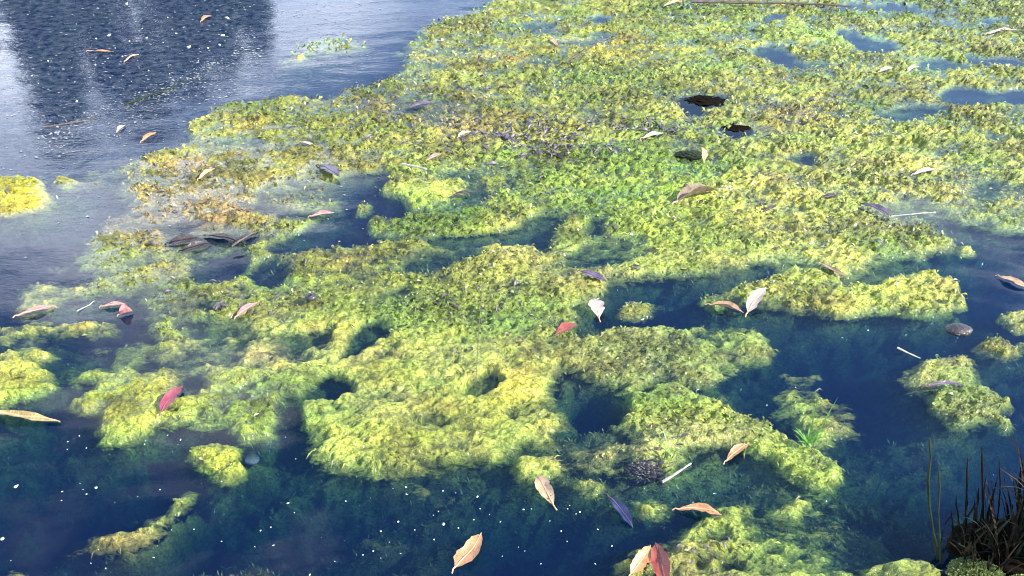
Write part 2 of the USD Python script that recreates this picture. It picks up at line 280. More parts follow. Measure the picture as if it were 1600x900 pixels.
ADD = [
    (0.655, .02, MAIN),
    (0.80, .012, [(-60, 272), (0, 277), (30, 276), (60, 284), (63, 297), (80, 306), (72, 322), (48, 329), (0, 332), (-60, 332)]),
    (0.58, .01, [(82, 280), (98, 272), (116, 280), (105, 291), (88, 290)]),
    (0.46, .02, [(115, 275), (150, 258), (170, 262), (150, 290), (120, 296)]),
    (0.50, .02, [(462, 72), (480, 60), (540, 55), (582, 74), (540, 84), (480, 92), (440, 112), (415, 128), (430, 105)]),
    (0.50, .01, [(598, 80), (615, 74), (632, 78), (615, 85)]),
    (0.80, .012, [(1190, 442), (1250, 415), (1330, 436), (1400, 430), (1445, 416), (1498, 428), (1506, 470), (1470, 486), (1440, 488), (1380, 480), (1345, 492), (1270, 480), (1205, 474), (1150, 462), (1100, 470), (1096, 462), (1140, 455)]),
    (0.74, .012, [(850, 560), (880, 535), (920, 520), (960, 508), (1040, 506), (1080, 520), (1110, 530), (1142, 560), (1135, 588), (1090, 600), (1060, 588), (1040, 580), (1000, 605), (975, 612), (940, 600), (925, 583), (870, 572)]),
    (0.58, .02, [(1110, 520), (1150, 505), (1200, 512), (1204, 535), (1170, 570), (1135, 580)]),
    (0.92, .010, [(940, 645), (965, 622), (990, 616), (1035, 614), (1030, 600), (1050, 597), (1080, 606), (1070, 617), (1125, 630), (1150, 655), (1188, 658), (1206, 678), (1214, 704), (1180, 702), (1140, 684), (1100, 690), (1055, 688), (1020, 692), (985, 670)]),
    (0.85, .012, [(1195, 692), (1222, 680), (1255, 690), (1292, 705), (1314, 725), (1313, 755), (1277, 764), (1258, 748), (1240, 735), (1215, 715)]),
    (0.54, .012, [(1120, 605), (1155, 606), (1155, 622), (1130, 628)]),
    (0.82, .010, [(1520, 532), (1545, 524), (1585, 530), (1592, 545), (1575, 558), (1530, 548)]),
    (0.74, .010, [(1558, 485), (1620, 488), (1640, 515), (1590, 512)]),
    (0.75, .010, [(1585, 528), (1640, 530), (1640, 542), (1590, 540)]),
    (0.56, .02, [(1408, 575), (1450, 560), (1490, 560), (1525, 556), (1545, 575), (1535, 600), (1480, 605), (1425, 608)]),
    (0.90, .010, [(1455, 632), (1490, 610), (1530, 606), (1562, 610), (1576, 625), (1550, 645), (1520, 660), (1480, 655)]),
    (0.70, .010, [(1552, 648), (1590, 655), (1592, 668), (1570, 668)]),
    (0.47, .015, [(1225, 588), (1228, 570), (1262, 575), (1292, 557), (1275, 582), (1245, 592)]),
    (0.44, .03, [(1200, 600), (1290, 600), (1350, 640), (1340, 690), (1290, 700), (1230, 650)]),
    (0.475, .012, [(78, 878), (100, 858), (150, 832), (190, 825), (240, 806), (270, 785), (288, 752), (297, 762), (288, 795), (252, 825), (215, 842), (165, 857), (152, 847), (110, 864)]),
    (0.22, .03, [(150, 830), (190, 790), (260, 770), (270, 790), (230, 815)]),
    (0.82, .010, [(300, 690), (325, 688), (365, 695), (370, 720), (380, 738), (360, 750), (335, 746), (316, 725)]),
    (0.80, .010, [(345, 662), (370, 650), (425, 650), (438, 662), (425, 676), (370, 680)]),
    (0.82, .012, [(-60, 565), (0, 564), (38, 560), (66, 576), (62, 590), (80, 602), (50, 614), (20, 626), (-60, 640)]),
    (0.80, .010, [(96, 590), (120, 571), (200, 568), (240, 575), (276, 570), (288, 590), (245, 622), (240, 668), (200, 688), (155, 680), (152, 650), (168, 625), (130, 643), (98, 636), (118, 620), (150, 602), (118, 598)]),
    (0.62, .014, [(74, 502), (110, 497), (192, 500), (205, 510), (172, 525), (130, 526), (80, 522)]),
    (0.52, .014, [(45, 530), (85, 525), (90, 555), (50, 562)]),
    (0.48, .014, [(0, 540), (40, 535), (35, 565), (0, 570)]),
    (0.56, .012, [(170, 535), (200, 528), (215, 560), (180, 566)]),
    (0.50, .010, [(115, 533), (155, 530), (150, 545), (118, 548)]),
    (0.45, .012, [(255, 620), (330, 620), (420, 625), (400, 660), (300, 670), (240, 650)]),
    (0.44, .02, [(20, 460), (80, 455), (100, 470), (40, 490)]),
    (0.50, .02, [(-40, 505), (40, 490), (90, 500), (60, 525), (-40, 535)]),
    (0.50, .02, [(150, 440), (220, 430), (300, 445), (240, 465), (170, 458)]),
    (0.47, .02, [(20, 440), (80, 430), (130, 445), (60, 455)]),
    (0.48, .02, [(60, 410), (100, 400), (115, 415), (70, 428)]),
    (0.62, .012, [(805, 715), (870, 712), (878, 740), (850, 748), (808, 745)]),
    (0.57, .010, [(880, 745), (930, 740), (958, 758), (940, 770), (895, 766)]),
    (0.53, .012, [(890, 690), (1000, 690), (1070, 700), (1050, 735), (960, 738), (900, 730)]),
    (0.52, .012, [(970, 785), (1010, 772), (1055, 785), (1050, 805), (985, 806)]),
    (0.49, .02, [(1040, 860), (1090, 805), (1130, 775), (1180, 780), (1225, 800), (1300, 830), (1312, 870), (1300, 960), (1030, 960)]),
    (0.43, .02, [(965, 870), (990, 845), (1040, 845), (1060, 960), (960, 960)]),
    (0.42, .02, [(1195, 765), (1300, 765), (1335, 800), (1310, 840), (1210, 810)]),
    (0.36, .02, [(630, 748), (700, 745), (720, 765), (690, 785), (640, 775)]),
    (0.85, .010, [(1342, 960), (1350, 895), (1370, 886), (1410, 880), (1455, 878), (1475, 895), (1480, 960)]),
    (0.40, .02, [(1290, 880), (1350, 865), (1350, 960), (1290, 960)]),
    (0.45, .02, [(0, 890), (40, 880), (60, 960), (0, 960)]),
    (0.30, .05, [(330, 860), (420, 850), (470, 960), (320, 960)]),
    (0.28, .05, [(640, 860), (700, 850), (720, 960), (640, 960)]),
    (0.27, .05, [(20, 690), (70, 690), (80, 740), (30, 760)]),
]
SUB = [
    # far right and top
    (0.12, .01, [(918, 28), (930, 22), (950, 25), (945, 33), (925, 34)]),
    (0.42, .01, [(805, 34), (850, 30), (880, 40), (870, 52), (815, 50)]),
    (0.38, .01, [(885, 62), (930, 50), (965, 52), (940, 68), (900, 74)]),
    (0.42, .01, [(800, 94), (860, 90), (872, 97), (810, 100)]),
    (0.05, .010, [(1058, 158), (1080, 150), (1115, 148), (1142, 153), (1120, 165), (1108, 174), (1065, 173)]),
    (0.40, .02, [(1020, 155), (1060, 155), (1062, 172), (1030, 172)]),
    (0.05, .01, [(1132, 205), (1150, 196), (1180, 198), (1165, 210), (1140, 214)]),
    (0.40, .02, [(1170, 195), (1230, 190), (1285, 202), (1250, 216), (1170, 212)]),
    (0.15, .01, [(1160, 76), (1205, 70), (1245, 82), (1242, 95), (1300, 100), (1280, 108), (1230, 105), (1200, 88)]),
    (0.15, .01, [(1315, 46), (1335, 48), (1370, 62), (1402, 70), (1395, 82), (1350, 83), (1325, 66)]),
    (0.20, .01, [(1425, 96), (1490, 90), (1505, 102), (1470, 110), (1435, 106)]),
    (0.10, .01, [(1500, 82), (1545, 90), (1600, 90), (1600, 108), (1560, 102), (1520, 96)]),
    (0.12, .01, [(1465, 148), (1500, 132), (1540, 138), (1620, 138), (1640, 168), (1575, 160), (1530, 156), (1485, 160)]),
    (0.25, .015, [(1355, 182), (1385, 166), (1440, 158), (1482, 166), (1462, 180), (1400, 188)]),
    (0.10, .01, [(1228, 244), (1255, 236), (1276, 246), (1262, 260), (1240, 256)]),
    (0.30, .01, [(1535, 208), (1580, 208), (1590, 220), (1555, 220)]),
    (0.05, .006, [(1300, 9), (1360, 6), (1430, 9), (1425, 14), (1360, 13), (1305, 14)]),
    (0.05, .006, [(1200, 24), (1230, 20), (1232, 26), (1205, 30)]),
    (0.05, .006, [(1542, 28), (1575, 27), (1580, 32), (1548, 33)]),
    (0.46, .02, [(1290, -10), (1400, -10), (1420, 6), (1300, 6)]),
    (0.46, .02, [(1440, 14), (1500, 20), (1500, 42), (1450, 40)]),
    (0.35, .02, [(1372, 325), (1400, 313), (1445, 306), (1475, 318), (1482, 336), (1432, 346), (1388, 340)]),
    (0.30, .015, [(1512, 292), (1560, 284), (1605, 296), (1580, 308), (1525, 306)]),
    (0.22, .015, [(1440, 342), (1480, 338), (1505, 352), (1560, 356), (1640, 362), (1640, 376), (1540, 372), (1524, 386), (1512, 400), (1520, 424), (1500, 432), (1462, 420), (1462, 392), (1495, 386), (1490, 365)]),
    (0.18, .015, [(1318, 442), (1350, 425), (1372, 410), (1402, 400), (1438, 400), (1442, 412), (1395, 428), (1345, 442)]),
    (0.30, .015, [(1195, 405), (1210, 392), (1250, 394), (1260, 404), (1230, 412)]),
    # left part of the mat
    (0.18, .01, [(435, 135), (448, 130), (470, 120), (525, 118), (520, 136), (480, 144), (455, 144)]),
    (0.05, .01, [(375, 148), (395, 140), (420, 148), (410, 155), (385, 154)]),
    (0.42, .02, [(520, 150), (560, 142), (565, 175), (530, 182)]),
    (0.40, .015, [(610, 165), (640, 150), (690, 148), (702, 170), (690, 190), (650, 186)]),
    (0.42, .02, [(310, 212), (400, 210), (500, 222), (420, 232), (330, 222)]),
    (0.25, .012, [(246, 358), (262, 345), (300, 340), (312, 350), (285, 365), (265, 374), (252, 368)]),
    (0.36, .012, [(262, 382), (300, 365), (365, 364), (400, 372), (370, 390), (300, 394)]),
    (0.06, .01, [(302, 428), (318, 408), (350, 400), (368, 392), (385, 398), (372, 415), (352, 432), (322, 442)]),
    (0.25, .012, [(370, 315), (420, 308), (425, 322), (385, 326)]),
    (0.36, .02, [(405, 300), (460, 285), (520, 275), (535, 320), (470, 342), (420, 330)]),
    (0.04, .010, [(432, 387), (462, 368), (505, 346), (540, 325), (550, 305), (530, 288), (552, 272), (600, 272), (596, 295), (640, 316), (690, 326), (640, 332), (590, 335), (578, 345), (582, 356), (602, 367), (625, 372), (560, 379), (480, 379)]),
    (0.30, .012, [(690, 320), (720, 300), (742, 292), (735, 275), (690, 272), (700, 265), (745, 268), (752, 295), (735, 320), (700, 330)]),
    (0.08, .008, [(655, 370), (700, 364), (765, 362), (760, 372), (700, 374)]),
    (0.30, .015, [(628, 424), (660, 395), (700, 376), (745, 380), (750, 396), (705, 408), (660, 425)]),
    (0.10, .012, [(758, 372), (800, 356), (838, 336), (864, 334), (870, 350), (832, 374), (785, 382)]),
    (0.32, .012, [(898, 385), (925, 372), (950, 366), (1000, 365), (1010, 385), (980, 402), (925, 414), (895, 410)]),
    (0.22, .008, [(918, 350), (935, 343), (940, 358), (922, 362)]),
    (0.10, .010, [(398, 430), (410, 410), (440, 405), (445, 425), (420, 440)]),
    # lower left
    (0.05, .010, [(88, 492), (108, 472), (150, 459), (200, 465), (214, 482), (200, 496), (140, 493)]),
    (0.25, .012, [(225, 555), (270, 545), (330, 535), (372, 545), (368, 560), (300, 570)]),
    (0.25, .010, [(298, 515), (318, 502), (348, 504), (372, 495), (380, 502), (340, 518), (310, 524)]),
    (0.25, .010, [(440, 530), (470, 515), (510, 510), (500, 526), (460, 536)]),
    (0.15, .008, [(284, 610), (290, 585), (310, 576), (318, 595), (305, 612)]),
    (0.12, .008, [(532, 548), (540, 528), (562, 510), (588, 504), (612, 512), (580, 526), (552, 540)]),
    (0.14, .008, [(478, 618), (500, 592), (522, 580), (542, 590), (548, 602), (528, 612), (500, 616)]),
    (0.15, .008, [(428, 640), (440, 618), (458, 625), (462, 650), (470, 664), (430, 664)]),
    (0.10, .006, [(733, 606), (745, 585), (765, 582), (770, 590), (750, 605)]),
    (0.35, .010, [(590, 460), (605, 450), (640, 448), (640, 458), (610, 466)]),
    (0.30, .010, [(650, 652), (680, 645), (690, 660), (660, 664)]),
    # centre right
    (0.30, .012, [(912, 475), (950, 456), (1000, 448), (1020, 470), (1000, 505), (950, 505), (930, 495)]),
    (0.35, .012, [(850, 610), (890, 590), (960, 600), (975, 620), (945, 655), (880, 640)]),
    (0.05, .010, [(902, 604), (930, 595), (962, 618), (952, 638), (920, 644), (898, 630)]),
    (0.40, .012, [(895, 660), (940, 648), (985, 668), (1000, 690), (900, 695)]),
]
ADD2 = [  # small islets standing in the gaps
    (0.56, .010, [(545, 325), (560, 310), (585, 310), (595, 325), (575, 337), (552, 335)]),
    (0.56, .010, [(572, 345), (590, 340), (615, 352), (612, 364), (590, 366)]),
    (0.70, .010, [(592, 290), (612, 276), (660, 275), (710, 295), (690, 318), (650, 322), (610, 306)]),
    (0.55, .010, [(1096, 472), (1130, 464), (1165, 470), (1170, 486), (1115, 490)]),
    (0.53, .010, [(1065, 505), (1100, 498), (1150, 500), (1140, 520), (1080, 518)]),
    (0.52, .012, [(985, 462), (1030, 470), (1010, 500), (960, 495)]),
    (0.54, .010, [(1490, 385), (1520, 378), (1530, 388), (1500, 394)]),
    (0.86, .008, [(622, 345), (650, 332), (700, 330), (760, 335), (770, 358), (700, 366), (640, 370)]),
]

# raster over the pond, 1 cm cells
RX0, RX1, RY0, RY1, RC = -5.0, 5.0, 0.9, 7.6, 0.01
rx, ry = np.arange(RX0, RX1, RC), np.arange(RY0, RY1, RC)
RGX, RGY = np.meshgrid(rx, ry)


def soft(outline, blur, grow=0.0):
    q = np.array(outline, float)
    w = at(q[:, 0], q[:, 1])[:, :2]
    poly = shapely.Polygon(w).buffer(0)
    d = max(1.0, float(np.mean(w[:, 1])) / 2.0)
    poly = poly.buffer(grow * d)
    x0, y0, x1, y1 = poly.bounds
    pad = 4 * blur * d + 0.05
    i0, i1 = np.searchsorted(rx, [x0 - pad, x1 + pad]); j0, j1 = np.searchsorted(ry, [y0 - pad, y1 + pad])
    if poly.is_empty or i1 - i0 < 2 or j1 - j0 < 2:
        return None
    sl = (slice(j0, j1), slice(i0, i1))
    m = shapely.contains_xy(poly, RGX[sl].ravel(), RGY[sl].ravel()).reshape(j1 - j0, i1 - i0).astype(float)
    return sl, ndimage.gaussian_filter(m, max(0.8, blur * d / RC))


LEVEL = np.full(RGX.shape, 0.10)
for lv, bl, out in ADD:
    r = soft(out, max(bl, .017) if np.mean([q[1] for q in out]) > 330 else bl)
    if r:
        sl, m = r
        LEVEL[sl] = np.maximum(LEVEL[sl], LEVEL[sl] * (1 - m) + lv * m)
for lv, bl, out in SUB:
    r = soft(out, bl, 0.014 if np.mean([q[1] for q in out]) > 260 else 0.004)
    if r:
        sl, m = r
        LEVEL[sl] = LEVEL[sl] * (1 - m) + np.minimum(lv, LEVEL[sl]) * m
for lv, bl, out in ADD2:
    r = soft(out, bl)
    if r:
        sl, m = r
        LEVEL[sl] = np.maximum(LEVEL[sl], LEVEL[sl] * (1 - m) + lv * m)


DELTA = [(60, 500, 130, 60, .10), (60, 420, 90, 50, .08), (230, 340, 200, 110, -.15), (230, 545, 220, 100, -.20), (120, 470, 150, 60, -.12), (480, 420, 160, 40, -.06), (1240, 350, 200, 40, .05), (470, 300, 110, 40, -.08), (640, 600, 150, 60, -.05), (930, 390, 150, 50, -.08), (1450, 330, 150, 60, -.08), (950, 700, 110, 60, -.04), (430, 560, 120, 70, -.07),
         (860, 640, 80, 60, -.05), (420, 190, 140, 40, -.06), (680, 80, 120, 60, -.10), (1000, 60, 300, 60, -.04), (750, 440, 170, 70, .05), (1180, 250, 220, 90, .03), (1430, 230, 120, 50, .05)]


def sample(field, x, y):
    return ndimage.map_coordinates(field, [(np.asarray(y) - RY0) / RC, (np.asarray(x) - RX0) / RC], order=1, mode='nearest')


# photograph coordinates of every raster cell, to read the ellipses on the water
_rel = np.stack([RGX, RGY, np.full(RGX.shape, -CAM_H)], -1)
_dep = _rel @ FWD
PXX, PYY = 800 + FPX * _rel[..., 0] / _dep, 450 - FPX * (_rel @ UPV) / _dep
# where the sheet lies lower in the water
for cx, cy, a, b, v in DELTA:
    LEVEL += v * np.exp(-(((PXX - cx) / a) ** 2 + ((PYY - cy) / b) ** 2) * 1.1) * np.clip((LEVEL - .3) * 4, 0, 1)

# colour of the growth, and brighter light on the right put into lime tones: (x, y, rx, ry in the photograph, colour, strength)
BASE_TINT = (0.37, 0.43, 0.085)
TINTS = [
    (250, 340, 190, 90, (0.40, 0.29, 0.09), 0.85), (430, 250, 130, 50, (0.40, 0.34, 0.08), 0.6), (560, 180, 160, 50, (0.42, 0.38, 0.06), 0.8), (800, 180, 220, 60, (0.40, 0.37, 0.09), 0.6),
    (700, 60, 120, 50, (0.40, 0.37, 0.10), 0.7), (940, 75, 130, 30, (0.50, 0.46, 0.07), 0.8), (700, 345, 110, 30, (0.22, 0.36, 0.03), 0.9), (980, 260, 170, 45, (0.27, 0.42, 0.05), 0.9), (1040, 350, 120, 50, (0.36, 0.48, 0.04), 0.7),
    (1330, 60, 220, 50, (0.36, 0.44, 0.09), 0.7), (1380, 240, 200, 60, (0.46, 0.50, 0.10), 0.7), (1330, 330, 160, 60, (0.52, 0.52, 0.12), 0.7), (1200, 180, 120, 50, (0.54, 0.50, 0.12), 0.7),
    (1470, 250, 80, 40, (0.34, 0.44, 0.07), 0.7), (1350, 455, 170, 30, (0.50, 0.52, 0.08), 0.8), (530, 420, 120, 35, (0.36, 0.38, 0.05), 0.8), (780, 450, 150, 50, (0.34, 0.37, 0.08), 0.8), (720, 500, 150, 40, (0.32, 0.38, 0.07), 0.6),
    (420, 510, 110, 50, (0.46, 0.46, 0.10), 0.7), (640, 600, 130, 60, (0.31, 0.37, 0.06), 0.8), (650, 700, 130, 40, (0.36, 0.41, 0.05), 0.8), (1000, 560, 130, 50, (0.36, 0.35, 0.13), 0.85), (1160, 540, 50, 40, (0.32, 0.40, 0.08), 0.8),
    (1070, 650, 130, 40, (0.34, 0.42, 0.06), 0.8), (1080, 680, 120, 20, (0.42, 0.42, 0.2), 0.6), (200, 610, 120, 70, (0.36, 0.42, 0.07), 0.9), (20, 595, 80, 50, (0.46, 0.42, 0.07), 0.9), (40, 300, 70, 40, (0.50, 0.48, 0.03), 1.0), (340, 720, 60, 40, (0.44, 0.46, 0.05), 0.9),
    (130, 510, 80, 20, (0.36, 0.42, 0.05), 0.8), (1480, 600, 90, 60, (0.24, 0.32, 0.08), 0.8), (1180, 850, 160, 80, (0.34, 0.40, 0.06), 0.8), (950, 700, 90, 40, (0.30, 0.32, 0.12), 0.7), (800, 620, 60, 50, (0.46, 0.46, 0.06), 0.8),
    (1260, 730, 70, 40, (0.36, 0.44, 0.07), 0.8), (1420, 900, 80, 30, (0.32, 0.42, 0.08), 0.8), (200, 820, 120, 50, (0.40, 0.42, 0.12), 0.8), (330, 890, 480, 70, (0.34, 0.24, 0.07), 0.85), (650, 840, 150, 60, (0.34, 0.24, 0.07), 0.7), (300, 480, 100, 30, (0.30, 0.30, 0.10), 0.5), (1230, 345, 170, 60, (0.52, 0.62, 0.12), 0.6), (1080, 330, 90, 40, (0.40, 0.56, 0.05), 0.6), (1420, 230, 120, 40, (0.50, 0.60, 0.12), 0.6), (1010, 290, 120, 30, (0.30, 0.50, 0.05), 0.5), (1320, 60, 120, 30, (0.44, 0.58, 0.16), 0.5), (300, 320, 150, 60, (0.40, 0.28, 0.12), 0.6),
]
TMAP = np.empty(RGX.shape + (3,)); TMAP[:] = BASE_TINT   # then the local tones
for cx, cy, a, b, c, s in TINTS:
    w = s * np.exp(-(((PXX - cx) / a) ** 2 + ((PYY - cy) / b) ** 2) * 1.1)
    TMAP = TMAP * (1 - w[..., None]) + np.array(c) * w[..., None]

TMAP *= np.array([0.98, 0.985, 0.78])

# roughness of growth (1 leafy tufts, 0 smooth slime)
LEAFY = np.clip((700 - PYY) / 500, 0.12, 0.75)
for cx, cy, a, b, v in [(1080, 655, 140, 45, 1.0), (1000, 555, 140, 55, 0.9), (770, 470, 170, 60, 0.9), (650, 710, 130, 30, 0.35), (1260, 725, 70, 50, 0.7), (1510, 635, 70, 35, 0.7), (1170, 540, 50, 40, 0.15), (1400, 470, 130, 25, 0.3),
                        (150, 600, 180, 80, 0.12), (420, 560, 140, 80, 0.2), (640, 590, 130, 60, 0.25), (1180, 850, 180, 70, 0.5), (40, 300, 80, 40, 0.15), (190, 820, 150, 70, 0.0), (430, 520, 130, 60, .2), (500, 860, 500, 60, 0.0), (960, 700, 90, 50, 0.6), (700, 350, 110, 30, 0.9), (660, 300, 80, 25, 0.2)]:
    w = np.exp(-(((PXX - cx) / a) ** 2 + ((PYY - cy) / b) ** 2) * 1.2)
    LEAFY = LEAFY * (1 - w) + v * w


def warp(x, y):
    d = np.clip(y / 2.0, 0.6, 3)
    p = np.stack([x, y, np.zeros_like(x)], -1)
    wx = (fbm(p * 9, 4, 11) - .5) * 0.055 * d; wy = (fbm(p * 9, 4, 31) - .5) * 0.055 * d
    return x + wx, y + wy


def leafy(x, y):
    p = np.stack([x * 3.2, y * 4.5, 0 * x], -1)
    return np.clip(sample(LEAFY, x, y) + (fbm(p, 4, 83) - .5) * 1.1, 0.03, 1)


def growth(x, y):
    """Height of the algae's upper side over the water, and its level."""
    sh = np.shape(x); x, y = np.ravel(x), np.ravel(y)
    qx, qy = warp(x, y)
    L = sample(LEVEL, qx, qy)
    p = np.stack([x, y, np.zeros_like(x)], -1)
    far = np.clip((y - 1.7) / 1.6, 0, 1)
    k = np.clip(L * 2, 0.2, 1)
    n1 = fbm(p * np.array([9, 13, 1]), 5, 3) - .5
    n2 = fbm(p * np.array([32, 48, 1]), 4, 7) - .5
    L = L + n1 * (0.72 - 0.26 * far) * k + n2 * (0.56 - .18 * far) * k
    knee = np.array([-0.5, 0.0, 0.16, 0.28, 0.38, 0.46, 0.52, 0.62, 0.8, 1.1, 1.6])
    hgt = np.array([-0.034, -0.031, -0.027, -0.021, -0.014, -0.007, -0.001, 0.002, 0.004, 0.007, 0.011])
    h = np.interp(L, knee, hgt)
    lea = leafy(x, y)
    n3 = fbm(p * np.array([60, 75, 1]), 3, 17) - .5
    rid = 1 - np.abs(2 * fbm(p * np.array([16, 34, 1]) + n1[:, None] * 2, 3, 23) - 1)
    n4 = fbm(p * np.array([13, 18, 1]), 3, 19) - .5
    up = np.clip((L - .42) * 4, 0.15, 1)
    h = h + up * (n3 * (0.010 + 0.022 * lea) * (1 + .5 * far) + (rid - .75) * 0.026 * (1 - .6 * lea) + n4 * (0.011 + .030 * far))
    return h.reshape(sh), L.reshape(sh)


# ------------------------------------------------------------------ algae carpet on a grid that is finer near the shore
NU, NV = 1000, 760
vv = np.linspace(0, 1, NV)
yrow = 1.02 * (7.4 / 1.02) ** vv
uu = np.linspace(-1, 1, NU)
GX = uu[None, :] * (0.62 * yrow[:, None] + 0.35)
GY = np.repeat(yrow[:, None], NU, 1)
rj = np.random.default_rng(5)
GH, GL = growth(GX, GY)
TINT = np.stack([sample(TMAP[..., k], GX.ravel(), GY.ravel()) for k in range(3)], -1).reshape(NV, NU, 3)
pcol = np.stack([GX, GY, 0 * GX], -1)
v1 = fbm(pcol * np.array([5, 8, 1]), 4, 41) - .5
v2 = fbm(pcol * np.array([30, 45, 1]), 3, 43) - .5
TINT = TINT * np.clip(1 + 1.3 * v1 + 1.5 * v2, .3, 1.7)[..., None]
hue = (fbm(pcol * np.array([3.5, 6, 1]), 4, 53) - .5)[..., None]
TINT = TINT * (1 + hue * np.array([0.9, 0.3, 0.6])) + np.clip(hue - .08, 0, 1) * np.array([.10, .06, .16])
TINT[..., 0] *= 1 + 0.5 * (fbm(pcol * np.array([6, 9, 1]), 3, 47) - .5)
drown = np.clip((0.50 - GL) * 4, 0, 1)[..., None]      # growth that never dries is darker, browner green
TINT *= (0.58 - 0.20 * leafy(GX.ravel(), GY.ravel()).reshape(GX.shape))[..., None]  # shade between the tufts put into the carpet tint
TINT = np.clip(TINT * (1 - drown) + drown * TINT * np.array([0.75, 0.8, 0.9]), 0.01, 0.8)

ISLANDS = [
    ((30, 305), 'bright yellow algae mat floating alone in open water at the left edge', 'algae mat'),
    ((30, 590), 'yellow algae clump at the left edge behind the long ochre leaf', 'algae mat'),
    ((200, 620), 'smooth yellow-green algae raft with a hooked arm left of the crimson leaf', 'algae mat'),
    ((340, 722), 'small square yellow algae tuft hanging into dark water below the crimson leaf', 'algae mat'),
    ((395, 665), 'flat oval yellow algae pad above the square tuft', 'algae mat'),
    ((1080, 655), 'bumpy bright green algae mound in the middle right, trailing to the fresh grass', 'algae mat'),
    ((1000, 555), 'greyish rough algae mat below the pale pink heart-shaped leaf', 'algae mat'),
    ((1350, 460), 'long yellow-green algae bar bordering the open blue water on the right', 'algae mat'),
    ((1280, 740), 'algae clump carrying the tuft of fresh green grass', 'algae mat'),
    ((1520, 632), 'dark wet algae clump with shiny rim beside the purple leaf', 'algae mat'),
    ((1555, 540), 'small algae cushion near the right edge above the purple leaf', 'algae mat'),
    ((1590, 500), 'pale algae patch cut by the right edge', 'algae mat'),
    ((1415, 900), 'moss-green algae cushion on the bottom edge left of the round mossy stone', 'algae mat'),
    ((1570, 660), 'tiny algae scrap right of the shiny-rimmed clump', 'algae mat'),
]
emergent = GL > 0.40
comp, ncomp = ndimage.label(emergent)
sizes = np.bincount(comp.ravel()); sizes[0] = 0
main_id = int(np.argmax(sizes))


def grid_index(px, py):
    w = at(px, py)
    j = int(np.clip(np.searchsorted(yrow, w[1]), 0, NV - 1))
    i = int(np.clip(round((w[0] / (0.62 * yrow[j] + 0.35) + 1) / 2 * (NU - 1)), 0, NU - 1))
    return j, i


owner = np.zeros(ncomp + 1, int)          # 0 drowned growth and scraps, 1 the main mat, 2.. islands
owner[main_id] = 1
for k, ((px, py), lab, cat) in enumerate(ISLANDS):
    j, i = grid_index(px, py)
    win = comp[max(0, j - 12):j + 13, max(0, i - 14):i + 15].ravel()
    win = win[(win > 0)]
    if len(win):
        c = np.bincount(win).argmax()
        if owner[c] == 0:
            owner[c] = 2 + k
        else:
            print('island', k, 'joined to', owner[c])
if True:   # larger scraps close to the main mat belong to it
    pass
own = owner[comp]
quad_own = np.maximum.reduce([own[:-1, :-1], own[1:, :-1], own[:-1, 1:], own[1:, 1:]])
qmin = np.maximum.reduce([GH[:-1, :-1], GH[1:, :-1], GH[:-1, 1:], GH[1:, 1:]])
COVER = np.clip((GL - 0.20) / 0.30, 0, 1)
keep = GL[:-1, :-1] > 0.17 + 0.10 * fbm(np.stack([GX, GY, 0 * GX], -1)[:-1, :-1] * np.array([60, 80, 1]), 3, 91)
idx = np.arange(NU * NV).reshape(NV, NU)
P = np.stack([GX, GY, GH], -1).reshape(-1, 3)
TF = TINT.reshape(-1, 3)
nrm = np.cross(np.gradient(np.stack([GX, GY, GH], -1), axis=1), np.gradient(np.stack([GX, GY, GH], -1), axis=0)).reshape(-1, 3)
nrm /= np.linalg.norm(nrm, axis=1, keepdims=True)


def carpet(name, k, parent):
    sel = keep & (quad_own == k)
    a, b, c, d = idx[:-1, :-1][sel], idx[:-1, 1:][sel], idx[1:, 1:][sel], idx[1:, :-1][sel]
    f = np.vstack([np.stack([a, b, c], 1), np.stack([a, c, d], 1)])
    un, inv = np.unique(f, return_inverse=True)
    o = obj(name, (P[un], inv.reshape(-1, 3)), M_SHEET, parent, smooth=False, tint=TF[un], extra={'cover': COVER.ravel()[un]})
    o.CreateNormalsAttr(Vt.Vec3fArray.FromNumpy(nrm[un].astype(np.float32))); o.SetNormalsInterpolation('vertex')
    return len(f)


# fronds: little curled leaves and threads that cover the growth
rf = np.random.default_rng(21)
NF = 400000
fy = 1.02 * (7.2 / 1.02) ** rf.random(NF)
fx = (rf.random(NF) * 2 - 1) * (0.58 * fy + 0.3)
fh, fl = growth(fx, fy)
lea = leafy(fx, fy)
okf = (fl > 0.34) & (rf.random(NF) < (0.10 + 0.90 * lea ** 1.4) * np.clip((fl - .30) * 6, 0, 1))
fx, fy, fh, fl, lea = fx[okf], fy[okf], fh[okf], fl[okf], lea[okf]
nf = len(fx)
jj = np.clip(np.searchsorted(yrow, fy), 0, NV - 1)
ii = np.clip(np.round((fx / (0.62 * yrow[jj] + 0.35) + 1) / 2 * (NU - 1)).astype(int), 0, NU - 1)
fown = own[jj, ii]
size = (0.0042 + 0.0030 * fy) * (0.4 + 1.5 * rf.random(nf) ** 2.5)
wid = size * (0.22 + 0.3 * rf.random(nf))
az = rf.random(nf) * 2 * math.pi
thread = rf.random(nf) > np.clip((lea - .12) * 3.2, 0, 1)          # slimy threads where the growth is smooth, leaves where it is tufty
flow = -0.35 + (fbm(np.stack([fx * 6, fy * 8, 0 * fx], -1), 3, 57) - .5) * 5 + rf.normal(size=nf) * .35
az = np.where(thread, flow, az)
size = np.where(thread, size * 1.9, size)
wid = np.where(thread, size * .09, wid)
tilt = (rf.random(nf) ** 1.4 * 0.8 + 0.02) * (0.35 + 0.75 * lea)
tilt = np.where(thread, .10 * rf.random(nf), tilt)
tilt = np.where(~thread & (rf.random(nf) > .88), .4 + .8 * rf.random(nf), tilt)
di = np.stack([np.cos(az) * np.cos(tilt), np.sin(az) * np.cos(tilt), np.sin(tilt)], -1)
roll = (rf.random(nf) - .5) * 1.4
